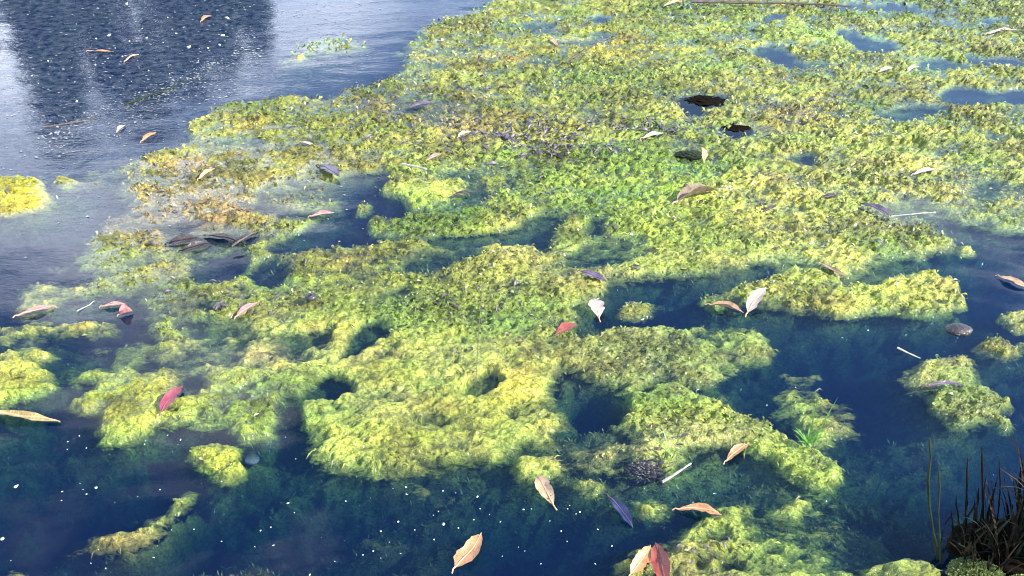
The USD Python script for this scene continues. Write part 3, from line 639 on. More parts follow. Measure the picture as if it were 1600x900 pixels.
side0 = np.stack([-np.sin(az), np.cos(az), np.zeros(nf)], -1)
upn = np.cross(di, side0)
side = side0 * np.cos(roll)[:, None] + upn * np.sin(roll)[:, None]
base = np.stack([fx, fy, np.where(fy > 2.8, np.maximum(fh - 0.002, -0.004), fh - 0.001)], -1)
mid = base + di * (size * .55)[:, None] + np.array([0, 0, 1.0]) * (size * .08)[:, None]
tip = base + di * size[:, None] - np.array([0, 0, 1.0]) * (size * (0.05 + 0.35 * rf.random(nf)))[:, None]
ml, mr = mid + side * (wid / 2)[:, None], mid - side * (wid / 2)[:, None]
FV = np.stack([base, ml, mid - upn * (wid * .12)[:, None], mr, tip], 1)
ftint = np.stack([sample(TMAP[..., k], fx, fy) for k in range(3)], -1)
ftint = ftint * np.clip(1 + 1.3 * (fbm(np.stack([fx * 5, fy * 8, 0 * fx], -1), 4, 41) - .5) + 1.3 * (fbm(np.stack([fx * 30, fy * 45, 0 * fx], -1), 3, 43) - .5), .3, 1.7)[:, None] * (0.25 + 1.35 * rf.random(nf) ** 1.5)[:, None]
ftint *= np.clip(1 + 1.6 * (fbm(np.stack([fx * 1.6, fy * 2.6, 0 * fx], -1), 3, 97) - .5), .6, 1.4)[:, None]
fhue = (fbm(np.stack([fx * 3.5, fy * 6, 0 * fx], -1), 4, 53) - .5)[:, None]
ftint = ftint * (1 + fhue * np.array([0.9, 0.3, 0.6])) + np.clip(fhue - .08, 0, 1) * np.array([.10, .06, .16])
ftint[:, 0] *= 0.8 + 0.4 * rf.random(nf)
sp = rf.random(nf)
straw = sp > 0.955
ftint[straw] = np.array([0.62, 0.56, 0.30]) * (0.6 + 0.6 * rf.random(straw.sum()))[:, None]
deadp = np.clip(0.035 + 0.16 * np.exp(-(((800 + FPX * fx / (fy * math.cos(PITCH) + CAM_H * math.sin(PITCH))) - 830) / 130) ** 2 - ((fy - 3.1) / 0.35) ** 2), 0, .5)
dead = rf.random(nf) < deadp
ftint[dead] = np.array([0.13, 0.10, 0.12]) * (0.3 + 0.9 * rf.random(dead.sum()))[:, None]
ftint = np.clip(ftint * 0.56, 0.008, 0.6)
FT = np.array([[0, 2, 1], [0, 3, 2], [1, 2, 4], [2, 3, 4]])


def fronds(k, parent):
    s = np.nonzero(fown == k)[0]
    if len(s) == 0:
        return
    v = FV[s].reshape(-1, 3)
    f = (np.arange(len(s))[:, None, None] * 5 + FT[None]).reshape(-1, 3)
    o = obj('fronds', (v, f), M_FROND, parent, smooth=True, tint=np.repeat(ftint[s], 5, 0))
    tag(o, kind='stuff')


main = thing('algae_mat')
tag(main, 'wide yellow-green algae mat with blue water gaps, spread from the top right to the lower middle', 'algae mat', kind='stuff')
carpet('carpet', 1, main); fronds(1, main)
for k, ((px, py), lab, cat) in enumerate(ISLANDS):
    if (quad_own == 2 + k).any():
        t = thing('algae_island')
        tag(t, lab, cat)
        carpet('carpet', 2 + k, t); fronds(2 + k, t)
under = thing('submerged_algae')
tag(under, 'blurred drowned algae and loose scraps showing through the blue water around the mats', 'submerged algae', kind='stuff')
carpet('carpet', 0, under); fronds(0, under)

# the cloudy growth that hangs a hand's breadth under the surface round the mats
BLUR = ndimage.gaussian_filter(LEVEL, 5.0) * .5 + ndimage.gaussian_filter(LEVEL, 12.0) * .5

BLUR -= .14 * np.exp(-(((PXX - 350) / 520) ** 2 + ((PYY - 790) / 75) ** 2))
DROWN = [
    (0.50, .010, [(78, 878), (100, 858), (150, 832), (190, 825), (240, 806), (270, 785), (288, 752), (297, 762), (288, 795), (252, 825), (215, 842), (165, 857), (152, 847), (110, 864)]),
    (0.34, .05, [(0, 850), (200, 850), (330, 860), (420, 840), (480, 880), (440, 960), (0, 960)]),
    (0.34, .05, [(560, 800), (680, 740), (780, 760), (700, 870), (720, 960), (580, 960)]),
    (0.25, .04, [(400, 720), (470, 730), (430, 790), (390, 780)]),
    (0.34, .05, [(1080, 700), (1180, 710), (1230, 760), (1340, 780), (1380, 860), (1300, 900), (1100, 760)]),
]
for lv, bl, out in DROWN:
    r = soft(out, bl)
    BLUR[r[0]] = np.maximum(BLUR[r[0]], BLUR[r[0]] * (1 - r[1]) + lv * r[1])
for lv, bl, out in SUB:
    if lv <= .06:
        r = soft(out, bl * 1.5)
        if r:
            BLUR[r[0]] -= .55 * r[1]


def drowned(x, y):
    sh = np.shape(x); x, y = np.ravel(x), np.ravel(y)
    qx, qy = warp(x, y)
    L = sample(BLUR, qx, qy)
    p = np.stack([x, y, np.zeros_like(x)], -1)
    L = L + (fbm(p * np.array([5, 7, 1]), 4, 71) - .5) * .5 + (fbm(p * np.array([22, 30, 1]), 3, 73) - .5) * .22
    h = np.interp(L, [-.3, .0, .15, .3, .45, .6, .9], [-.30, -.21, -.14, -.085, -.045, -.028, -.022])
    h = h + (fbm(p * np.array([45, 60, 1]), 3, 75) - .5) * .022
    return np.minimum(h, -.012).reshape(sh), L.reshape(sh)


DX, DY = GX[::2, ::2], GY[::2, ::2]
DH, DL = drowned(DX, DY)
dn = DX.shape
di_ = np.arange(dn[0] * dn[1]).reshape(dn)
ds = (np.maximum(DH[:-1, :-1], DH[1:, 1:]) > -0.19)
a, b, c, d = di_[:-1, :-1][ds], di_[:-1, 1:][ds], di_[1:, 1:][ds], di_[1:, :-1][ds]
df_ = np.vstack([np.stack([a, b, c], 1), np.stack([a, c, d], 1)])
un, inv = np.unique(df_, return_inverse=True)
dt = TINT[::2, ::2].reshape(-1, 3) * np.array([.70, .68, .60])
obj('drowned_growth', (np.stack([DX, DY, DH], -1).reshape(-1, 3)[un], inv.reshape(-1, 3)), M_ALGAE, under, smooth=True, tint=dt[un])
rd = np.random.default_rng(33)
ND = 90000
ddy = 1.02 * (6.0 / 1.02) ** rd.random(ND); ddx = (rd.random(ND) * 2 - 1) * (0.58 * ddy + 0.3)
ddh, ddl = drowned(ddx, ddy)
o_ = ddh > -.16
ddx, ddy, ddh = ddx[o_], ddy[o_], ddh[o_]
nd = len(ddx)
sz = (0.006 + 0.0035 * ddy) * (.6 + .9 * rd.random(nd)); aa = rd.random(nd) * 6.283; tl = rd.random(nd) * 1.1
dv = np.stack([np.cos(aa) * np.cos(tl), np.sin(aa) * np.cos(tl), np.sin(tl)], -1); sv = np.stack([-np.sin(aa), np.cos(aa), 0 * aa], -1)
bs = np.stack([ddx, ddy, ddh], -1)
ml_, mr_ = bs + dv * (sz * .5)[:, None] + sv * (sz * .13)[:, None], bs + dv * (sz * .5)[:, None] - sv * (sz * .13)[:, None]
tp_ = bs + dv * sz[:, None]
for q in (ml_, mr_, tp_):
    q[:, 2] = np.minimum(q[:, 2], -.004)
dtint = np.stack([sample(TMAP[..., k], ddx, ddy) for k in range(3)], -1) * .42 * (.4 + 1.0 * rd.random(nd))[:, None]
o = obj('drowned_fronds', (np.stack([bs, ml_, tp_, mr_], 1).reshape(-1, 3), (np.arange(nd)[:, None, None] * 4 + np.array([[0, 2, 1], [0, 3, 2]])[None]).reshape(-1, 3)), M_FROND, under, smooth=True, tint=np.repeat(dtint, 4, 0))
tag(o, kind='stuff')


# ------------------------------------------------------------------ ground: pond bed and banks in one sheet, water
def terrain(x, y):
    dx = np.abs(x) - 13.0; dy = np.maximum(0.72 - y + 0.10 * np.sin(x * 2.1), y - 11.0)
    d = np.maximum(dx, dy) + (fbm(np.stack([x * .8, y * .8, 0 * x], -1), 3, 61) - .5) * 0.25
    h = np.interp(d, [-1.4, -0.5, 0.0, 0.5, 3, 60, 400], [-0.55, -0.42, 0.0, 0.14, 0.4, 1.2, 6.0])
    return h + (fbm(np.stack([x * 3, y * 3, 0 * x], -1), 4, 63) - .5) * np.interp(np.abs(d), [0, 3, 60], [0.05, 0.09, 0.8])


def sym(a):
    return np.concatenate([-a[::-1], a[1:]])


gx = sym(np.concatenate([np.linspace(0, 16, 130), np.geomspace(16.5, 500, 30)]))
gy = np.concatenate([-np.geomspace(500, 2.2, 30), np.linspace(-2, 14, 150), np.geomspace(14.5, 600, 30)])
TX, TY = np.meshgrid(gx, gy)
TZ = terrain(TX.ravel(), TY.ravel()).reshape(TX.shape)
n0, n1 = TX.shape
ti = np.arange(n0 * n1).reshape(n0, n1)
tf = np.vstack([np.stack([ti[:-1, :-1].ravel(), ti[:-1, 1:].ravel(), ti[1:, 1:].ravel()], 1), np.stack([ti[:-1, :-1].ravel(), ti[1:, 1:].ravel(), ti[1:, :-1].ravel()], 1)])
cen = np.stack([TX, TY, TZ], -1).reshape(-1, 3)[tf].mean(1)
bed = cen[:, 2] < 0.02
TP = np.stack([TX, TY, TZ], -1).reshape(-1, 3)
def part_of(f):
    un, inv = np.unique(f, return_inverse=True)
    return TP[un], inv.reshape(-1, 3)


g = obj('pond_bed', part_of(tf[bed]), M_BED, smooth=True); tag(g, kind='structure')
g = obj('bank_ground', part_of(tf[~bed]), M_BANK, smooth=True); tag(g, kind='structure')

# water: a closed body, its top a grid that carries where the wind ruffles it
wx, wy = np.linspace(-14, 14, 281), np.linspace(0.35, 12.2, 161)
WX, WY = np.meshgrid(wx, wy)
rel = np.stack([WX, WY, np.full(WX.shape, -CAM_H)], -1); dep = np.maximum(rel @ FWD, .2)
wpx, wpy = 800 + FPX * WX / dep, 450 - FPX * (rel @ UPV) / dep
calm = sample(ndimage.gaussian_filter(LEVEL, 8), WX.ravel(), WY.ravel()).reshape(WX.shape)
ruf = np.clip((WY - 2.3) / 1.6, 0, 1) * np.clip(1 - (calm - .12) * 2.2, 0.04, 1) * np.interp(wpx, [-200, 700, 1000], [1, 1, 0.15])
ruf = 0.003 + ruf * 0.019 + 0.014 * np.clip((WY - 1.9) / 0.6, 0, 1) * np.interp(wpx, [150, 420], [1, 0]) * np.interp(wpy, [120, 200], [0, 1])
film = np.clip((WY - 1.9) / 1.5, 0, 1) * np.interp(wpx, [350, 700], [1, 0]) * 0.08
film[WY > 7.5] *= 0.5
n0, n1 = WX.shape
wi = np.arange(n0 * n1).reshape(n0, n1)
wf = np.vstack([np.stack([wi[:-1, :-1].ravel(), wi[:-1, 1:].ravel(), wi[1:, 1:].ravel()], 1), np.stack([wi[:-1, :-1].ravel(), wi[1:, 1:].ravel(), wi[1:, :-1].ravel()], 1)])
ring = np.concatenate([wi[0, :], wi[1:, -1], wi[-1, -2::-1], wi[-2:0:-1, 0]])
wv = np.stack([WX, WY, 0 * WX], -1).reshape(-1, 3)
low = wv[ring].copy(); low[:, 2] = -1.0
nb = len(wv); nr = len(ring)
sk = []
for k in range(nr):
    a, b = ring[k], ring[(k + 1) % nr]; c, d = nb + (k + 1) % nr, nb + k
    sk += [[a, c, b], [a, d, c]]
wv = np.vstack([wv, low, [[0, 6, -1.0]]])
for k in range(nr):
    sk.append([nb + nr, nb + (k + 1) % nr, nb + k])
full = lambda a: np.concatenate([a.ravel(), np.zeros(nr + 1)])
water = obj('water', (wv, np.vstack([wf, np.array(sk)])), M_WATER, smooth=False, extra={'ruffle': full(ruf), 'film': full(film)})
tag(water, kind='structure')

# ------------------------------------------------------------------ trees on the far bank (seen mirrored in the upper left)
def leaf_cloud(rng, centers, radii, n, s):
    v, f = [], []
    k = rng.integers(0, len(centers), n)
    d = rng.normal(size=(n, 3)); d /= np.linalg.norm(d, axis=1, keepdims=True)
    c = centers[k] + d * (radii[k] * (0.55 + 0.5 * rng.random(n) ** .5))[:, None] * np.array([1, 1, .8])
    a = rng.normal(size=(n, 3)); a /= np.linalg.norm(a, axis=1, keepdims=True)
    b = np.cross(a, d + 0.6 * rng.normal(size=(n, 3))); b /= np.linalg.norm(b, axis=1, keepdims=True)
    sz = s * (0.6 + 0.8 * rng.random(n))[:, None]
    V = np.stack([c - a * sz, c + b * sz * .45, c + a * sz, c - b * sz * .45], 1).reshape(-1, 3)
    F = (np.arange(n)[:, None, None] * 4 + np.array([[0, 1, 2], [0, 2, 3]])[None]).reshape(-1, 3)
    return V, F


def tree(x, y, h, w, label, seed, crown_from=0.12):
    rng = np.random.default_rng(seed)
    z0 = float(terrain(np.array([x]), np.array([y]))[0]) - 0.05
    t = thing('bank_tree', (x, y, z0))
    tag(t, label, 'tree')
    pts = [(0, 0, 0), (0.05, 0.02, h * .25), (-0.04, 0.05, h * .5), (0.03, 0, h * .8), (0, 0, h * .95)]
    parts = [tube(pts, np.array([.11, .09, .07, .04, .01]) * h / 4.5, 8)]
    cs, rs = [], []
    for k in range(26):
        u = crown_from + (0.95 - crown_from) * (k + .5) / 26
        a = k * 2.4 + rng.random()
        r = w / 2 * math.sin(math.pi * min(1, 0.25 + 0.75 * u)) ** .8 * (0.35 + 0.95 * rng.random())
        tipp = np.array([math.cos(a) * r * .75, math.sin(a) * r * .75, h * u + 0.1])
        parts.append(tube([(0, 0, h * u * .85), tipp * [.5, .5, 1] - [0, 0, .06], tipp], [.035, .022, .006], 5))
        cs.append(tipp); rs.append(0.17 * w * (0.5 + .9 * rng.random()))
    obj('trunk', merge(parts), M_TRUNK, t)
    obj('crown', leaf_cloud(rng, np.array(cs), np.array(rs), 12000, 0.075), M_CROWN, t, smooth=False)


def mirror_dir(px, py):
    d = FWD + (px - 800) / FPX * np.array([1, 0, 0]) + (450 - py) / FPX * UPV
    return d * np.array([1, 1, -1])


for (px, py_top, dist, w, lab, sd) in [
        (110, 196, 12.6, 1.3, 'tall dark tree on the far bank, mirrored at the left end of the dark reflection', 1),
        (180, 140, 13.4, 0.9, 'slender dark tree on the far bank, mirrored second from the left in the dark reflection', 2),
        (232, 182, 12.9, 1.2, 'bushy dark tree on the far bank, mirrored third from the left in the dark reflection', 3),
        (300, 118, 14.0, 1.2, 'medium dark bank tree, mirrored right of the middle of the dark reflection', 4),
        (350, 82, 13.2, 0.9, 'small dark bank tree, mirrored second from the right end of the dark reflection', 5),
        (400, 50, 14.2, 0.8, 'lowest dark tree on the far bank, mirrored at the right end of the dark reflection', 6)]:
    d = mirror_dir(px, py_top)
    s = dist / d[1]
    p = d * s
    tree(p[0], dist, p[2] - CAM_H, w, lab, sd)

# ------------------------------------------------------------------ dead leaves
def leaf_blade(L, W, rng, arch=0.15, cup=0.25, tipw=0.9, nu=14, nv=5, ragged=0.11, th=0.0009):
    u = np.linspace(0, 1, nu)
    prof = np.sin(math.pi * u ** tipw) ** 0.8
    prof[0] = prof[-1] = 0.03
    edge_l = prof * (1 + ragged * rng.normal(size=nu)); edge_r = prof * (1 + ragged * rng.normal(size=nu))
    v = np.linspace(-1, 1, nv)
    wave = rng.normal(size=2) * 0.6
    X = np.repeat((u * L)[:, None], nv, 1)
    Y = np.where(v[None] < 0, edge_l[:, None], edge_r[:, None]) * v[None] * W / 2
    Y = Y + 0.05 * L * np.sin(math.pi * u)[:, None] * wave[0]
    Z = arch * L * np.sin(math.pi * u)[:, None] + cup * W * (v[None] ** 2) * prof[:, None] + 0.015 * L * np.sin(9 * u[:, None] + 2 * v[None] + wave[1])
    top = np.stack([X, Y, Z], -1).reshape(-1, 3)
    bot = top - [0, 0, th]
    i = np.arange(nu * nv).reshape(nu, nv)
    q = np.vstack([np.stack([i[:-1, :-1].ravel(), i[1:, :-1].ravel(), i[1:, 1:].ravel()], 1), np.stack([i[:-1, :-1].ravel(), i[1:, 1:].ravel(), i[:-1, 1:].ravel()], 1)])
    n = nu * nv
    loop = np.concatenate([i[0, :], i[1:, -1], i[-1, -2::-1], i[-2:0:-1, 0]])
    side = []
    for k in range(len(loop)):
        a, b = loop[k], loop[(k + 1) % len(loop)]
        side += [[a, a + n, b + n], [a, b + n, b]]
    mesh = (np.vstack([top, bot]), np.vstack([q, q[:, ::-1] + n, np.array(side)]))
    rib = top.reshape(nu, nv, 3)[:, nv // 2].copy(); rib[:, 2] += th * .6
    return mesh, rib


def leaf(p0, p1, wpx, colour, label, z=0.010, arch=0.05, cup=0.16, roll=0.0, tipw=0.9, name='dead_leaf', group=None, lift=0.0, vein=None, parts=True, z0=None):
    """A fallen leaf from its stalk at p0 to its tip at p1 (places in the photograph), wpx broad."""
    global leaf_seed
    leaf_seed += 1
    rng = np.random.default_rng(900 + leaf_seed)
    a, b = at(*p0), at(*p1)
    if z0 is None:
        ga, gb = float(growth(a[:1], a[1:2])[0][0]), float(growth(b[:1], b[1:2])[0][0])
        z0 = max(0.0, ga, gb) + z * 0.5
    a, b = at(*p0, z0), at(*p1, z0 + lift)
    d = b - a; L = float(np.linalg.norm(d)); W = wpx * mm(*p0)
    rz = math.atan2(d[1], d[0])
    mesh, rib = leaf_blade(L, W, rng, arch, cup, tipw)
    pitch = math.asin(np.clip(d[2] / L, -1, 1))
    R = trimesh.transformations.euler_matrix(roll, -pitch, 0, 'sxyz')[:3, :3]
    mesh = (mesh[0] @ R.T, mesh[1]); rib = rib @ R.T
    t = thing(name, a, rz)
    tag(t, label, 'leaf', group)
    dark = colour in ('purple', 'dark', 'navy', 'red', 'crimson')
    obj('blade', mesh, LEAFM[colour], t, smooth=60)
    vm = vein or (M_VEIN_D if dark else M_VEIN)
    obj('midrib', tube(rib, np.linspace(0.0011, 0.0004, len(rib)) * max(1, L / .07), 5), vm, t, smooth=60)
    if parts:
        st = np.array([rib[0], rib[0] - R @ np.array([L * .07, 0, -0.002]), rib[0] - R @ np.array([L * .14, L * .02, 0.003])])
        obj('stalk', tube(st, np.array([.0013, .001, .0012]) * max(1, L / .07), 5), vm, t, smooth=60)
    return t


leaf_seed = 0
leaf((711, 886), (752, 833), 30, 'tan', 'large tan leaf floating tip-up in dark water at the bottom centre', tipw=0.75)
leaf((865, 790), (840, 743), 26, 'peach', 'peach leaf pointing down at the edge of the algae, above the bottom dark water', tipw=1.2, roll=-.2)
leaf((1060, 796), (1128, 805), 17, 'tan', 'narrow tan-orange leaf lying crosswise between the dark navy leaf and drowned algae', tipw=0.95)
leaf((985, 897), (1016, 852), 24, 'orange', 'orange-red leaf at the bottom edge, left one of the touching pair', roll=.35, lift=.01)
leaf((1040, 912), (1024, 848), 30, 'red', 'dark red curled leaf at the bottom edge, right one of the touching pair', roll=-.45, lift=.012)
leaf((1135, 720), (1170, 693), 15, 'orange', 'small orange-brown leaf floating below the bumpy green mound', tipw=1.0)
leaf((936, 498), (927, 467), 26, 'pink', 'pale pink heart-shaped leaf in the gap above the greyish mat', tipw=1.35, lift=.012)
leaf((1168, 488), (1197, 449), 20, 'pink', 'pale pink leaf leaning up against the long algae bar', lift=.03)
leaf((1110, 476), (1162, 489), 11, 'peach', 'curled tan leaf lying below the pale pink leaning leaf', cup=.6)
leaf((868, 523), (899, 505), 18, 'red', 'small red leaf under the rough central mat', tipw=1.0)
leaf((252, 643), (285, 603), 21, 'crimson', 'crimson oval leaf lying on smooth algae in the lower left', tipw=0.85, cup=.15, arch=.05, z=.02)
leaf((370, 494), (402, 473), 14, 'rose', 'rose-red leaf half sunk in pale algae left of the black snail shell')
leaf((28, 493), (86, 478), 13, 'rose', 'long rose leaf afloat near the left edge')
leaf((160, 479), (196, 475), 11, 'rose', 'rose leaf in the small deep pool at the left, next to a curled one')
leaf((186, 492), (207, 486), 13, 'rose', 'tightly curled rose leaf at the rim of the small deep pool', cup=.9)
leaf((-30, 643), (94, 659), 15, 'ochre', 'long ochre leaf crusted with algae at the left edge', tipw=.8, arch=.03)
leaf((486, 338), (522, 332), 12, 'rose', 'pink leaf at the left tip of the deep blue gap')
leaf((222, 220), (244, 207), 10, 'orange', 'orange leaf alone on the rippled water upper left')
leaf((183, 205), (196, 195), 8, 'pink', 'small faded leaf on rippled water beside the orange one')
leaf((311, 279), (336, 263), 10, 'peach', 'peach leaf on brownish algae in the left part')
leaf((140, 80), (178, 81), 5, 'tan', 'thin tan leaf drifting in the dark tree reflection')
leaf((196, 95), (217, 85), 5, 'peach', 'thin peach leaf drifting right of the tan one in the dark reflection')
leaf((315, 33), (331, 24), 9, 'tan', 'small tan leaf at the top edge of the dark reflection')
leaf((1100, 252), (1097, 230), 15, 'peach', 'small peach leaf standing upright in green algae', lift=.05)
leaf((499, 259), (531, 276), 18, 'purple', 'purple leaf with a pale spot above the deep blue gap', lift=.01)
leaf((708, 306), (739, 300), 11, 'dark', 'black wet leaf at the right tip of the deep blue gap')
leaf((1058, 315), (1122, 298), 30, 'brown', 'large folded brown leaf in the green middle of the mat', cup=.4, roll=-.3, z=.01, arch=.07)
leaf((1345, 318), (1392, 338), 16, 'purple', 'long purple-grey leaf on pale algae at the right')
leaf((1282, 412), (1322, 432), 10, 'brown', 'narrow brown leaf on the rim of the channel above the long algae bar')
leaf((1562, 432), (1606, 450), 15, 'peach', 'peach-pink leaf cut by the right edge')
leaf((908, 424), (947, 439), 16, 'purple', 'deep purple leaf by the channel in the middle')
leaf((1004, 216), (1038, 208), 11, 'grey', 'pale grey leaf shining among dark litter in the middle of the mat')
leaf((776, 208), (806, 222), 12, 'purple', 'violet leaf among dark litter left of the pale grey leaf')
leaf((852, 238), (885, 248), 11, 'dark', 'blackish leaf among dark litter below the violet one')
leaf((1374, 112), (1396, 105), 9, 'pink', 'pinkish leaf in the upper right of the mat')
leaf((1418, 112), (1436, 104), 8, 'pink', 'pinkish leaf with a dark end right of its twin in the upper right')
leaf((951, 776), (989, 825), 17, 'navy', 'dark navy-blue leaf hanging in the water near the bottom centre', z0=0.003, arch=.05, cup=.2)
leaf((1448, 604), (1508, 602), 10, 'purple', 'purple leaf lying on the dark shiny-rimmed algae clump')
leaf((716, 214), (734, 205), 11, 'pink', 'small pale pink leaf in the ochre part of the mat')
leaf((640, 168), (680, 160), 12, 'purple', 'violet leaf filling a hollow in the upper middle of the mat')
leaf((1545, 52), (1588, 47), 9, 'pink', 'faded pink leaf near the top right corner')
leaf((1040, 8), (1066, 2), 9, 'peach', 'peach leaf at the top edge of the mat')
leaf((860, 60), (872, 72), 8, 'peach', 'little peach leaf in the upper middle')
leaf((668, 250), (690, 240), 10, 'rose', 'faded rose leaf near the pale twig above the deep gap')
leaf((1428, 272), (1462, 264), 11, 'pink', 'pale pinkish leaf on the bright right part of the mat')
leaf((1195, 330), (1213, 320), 9, 'dark', 'dark leaf between the folded brown leaf and the purple-grey leaf')
leaf((1284, 310), (1310, 304), 12, 'dark', 'dark wet leaf left above the purple-grey leaf')
leaf((470, 222), (492, 228), 8, 'pink', 'whitish leaf on the grey strip of the upper left mat')
for (p0, p1, w) in [((264, 380), (312, 372), 19), ((372, 378), (318, 368), 17), ((400, 366), (362, 380), 11), ((284, 392), (330, 380), 14)]:
    leaf(p0, p1, w, 'dark', 'blackened rotting leaf in the dark heap left of the deep blue gap', vein=M_NEAR_BLACK, roll=.3, group='rotting leaves of the dark heap')

# ------------------------------------------------------------------ sticks, twigs, shell
def stick(p0, p1, rpx, m, label, name='stick', z=(0.012, 0.02), bend=0.04, knots=7, sides=7):
    global leaf_seed
    leaf_seed += 1
    rng = np.random.default_rng(300 + leaf_seed)
    a, b = at(*p0, z[0]), at(*p1, z[1])
    u = np.linspace(0, 1, knots)[:, None]
    L = np.linalg.norm(b - a)
    pts = a + (b - a) * u + np.cumsum(rng.normal(size=(knots, 3)), 0) * bend * L / knots * np.sin(math.pi * u)
    r = .72 * rpx * mm(*p0) * np.linspace(1, .6, knots) * (1 + .12 * rng.normal(size=knots))
    o = obj(name, tube(pts - a, r, sides), m, smooth=50)
    o.AddTranslateOp().Set(Gf.Vec3d(*map(float, a)))
    tag(o, label, 'twig' if name == 'twig' else name.replace('_', ' '))
    return o


stick((1035, 753), (1080, 724), 3.2, M_STICK, 'pale grey stick slanting out of the water right of the drowned brown clump', z=(0.006, 0.02))
stick((1402, 543), (1438, 560), 2.4, M_STICK, 'pale thin stick floating in the open blue water on the right', z=(0.012, -0.01))
stick((628, 256), (666, 264), 3.0, M_STICK, 'short whitish twig above the deep blue gap', name='twig', z=(0.03, 0.03))
stick((743, 604), (754, 440), 1.1, M_TWIG, 'thin dark stem standing upright in the middle of the mat', name='stem', z=(0.0, 0.16), bend=.05)
stick((120, 486), (148, 470), 1.5, M_STICK, 'thin crooked white twig in the small deep pool at the left', name='twig', z=(0.004, 0.004), bend=.25)
stick((1080, 2), (1330, 10), 3.0, M_TWIG, 'long dark branch lying along the top right edge', name='branch', z=(0.03, 0.02), bend=.05, knots=12)
stick((362, 385), (402, 362), 2.6, M_TWIG, 'dark crooked twig on the rotting leaf heap', name='twig', z=(0.02, 0.03), bend=.15)
stick((195, 163), (288, 128), 2.6, M_DARK_GREEN, 'olive strand added as the dark ripple line along the edge of the tree reflection', name='ripple_strand', z=(0.003, 0.003), bend=.08, knots=10)  # both strands are added for dark ripple lines on the water
stick((70, 198), (150, 185), 2.2, M_TWIG, 'dark strand added as the ripple line at the lower end of the tree reflection', name='ripple_strand', z=(0.002, 0.002), bend=.1, knots=10)
stick((1462, 332), (1392, 338), 1.6, M_STICK, 'straw-pale stem beside the purple-grey leaf', name='stem', z=(0.02, 0.02))
stick((880, 98), (962, 50), 1.8, M_TWIG, 'thin dark twig in the upper middle of the mat', name='twig', z=(0.03, 0.03), bend=.1)

# black snail shell
a = at(485, 466, 0.02)
t = thing('snail_shell', a)
tag(t, 'black rounded snail shell with a white glint on pale algae', 'snail shell')
th = np.linspace(0, 4.6 * math.pi, 90); r = 0.0042 * np.exp(0.085 * th)
pts = np.stack([r * np.cos(th), r * np.sin(th), 0.012 - 0.0006 * th], -1)
obj('shell', tube(pts, 0.55 * r, 10), noisy('snail_black', (0.01, 0.01, 0.012), (0.05, 0.045, 0.05), 60.0, 0.12, 0.1, 0.001), t, smooth=60)
obj('shell_mouth', tube([pts[-1] + [0, 0, 0], pts[-1] + [0.003, .002, 0]], [0.56 * r[-1], .6 * r[-1]], 12), LEAFM['grey'], t, smooth=60)

# ------------------------------------------------------------------ white flecks floating on the dark water
FLECKS_L = [(25, 760, 11), (4, 842, 9), (106, 690, 3), (105, 702, 4), (124, 681, 6), (135, 700, 3.5), (162, 704, 3), (171, 710, 4), (226, 694, 3.5), (262, 680, 4), (282, 687, 3.5), (278, 695, 3), (97, 768, 4), (125, 755, 3.5), (130, 765, 3.5),
            (135, 772, 4), (150, 762, 5), (96, 782, 4), (179, 785, 4), (215, 776, 3.5), (250, 765, 3), (315, 755, 3.5), (346, 752, 4.5), (303, 827, 4), (240, 871, 5), (142, 880, 4.5), (165, 888, 4), (346, 846, 3), (398, 854, 4), (17, 876, 3.5), (154, 859, 3.5)]
FLECKS_M = [(446, 683, 3), (462, 717, 3), (520, 725, 3), (450, 786, 5), (460, 801, 4), (407, 829, 4), (423, 824, 5), (427, 852, 5), (540, 783, 5), (557, 745, 3), (634, 761, 7), (635, 772, 3.5), (614, 763, 4), (579, 778, 3), (562, 790, 3),
            (565, 753, 3), (502, 840, 3.5), (523, 877, 3.5), (484, 898, 5), (538, 845, 3), (557, 867, 3.5), (567, 867, 4), (583, 861, 7), (595, 830, 5), (622, 815, 4), (648, 828, 3.5), (677, 805, 4), (685, 799, 4), (693, 819, 7), (678, 843, 6.5),
            (692, 767, 4), (746, 776, 5), (750, 795, 5), (765, 804, 4), (782, 815, 4.5), (785, 869, 5), (716, 825, 3.5), (740, 812, 3), (712, 770, 4), (608, 847, 3), (595, 872, 3.5), (626, 865, 3.5)]
FLECKS_R = [(818, 796, 5), (830, 795, 3.5), (887, 795, 5), (890, 790, 3.5), (900, 803, 4.5), (906, 800, 4), (877, 830, 4.5), (886, 846, 4), (956, 853, 5), (845, 881, 4), (930, 881, 4.5), (810, 855, 4), (820, 861, 3), (830, 832, 3), (859, 814, 3.5), (934, 827, 3.5), (1198, 633, 3), (1243, 605, 3), (1552, 742, 3)]
FLECKS_T = [(170, 55, 7), (150, 60, 5), (202, 64, 5), (229, 59, 6), (75, 95, 5), (149, 101, 5), (191, 88, 5), (198, 6, 8), (348, 55, 9), (343, 70, 9), (295, 73, 8), (325, 75, 6), (262, 27, 5), (265, 115, 5), (172, 121, 4), (117, 128, 4), (222, 44, 4),
            (275, 52, 5), (255, 66, 5), (120, 158, 6), (140, 143, 4), (97, 140, 4), (205, 127, 4), (355, 28, 9), (310, 95, 5), (180, 75, 4), (232, 110, 4), (60, 130, 4), (50, 118, 4)]


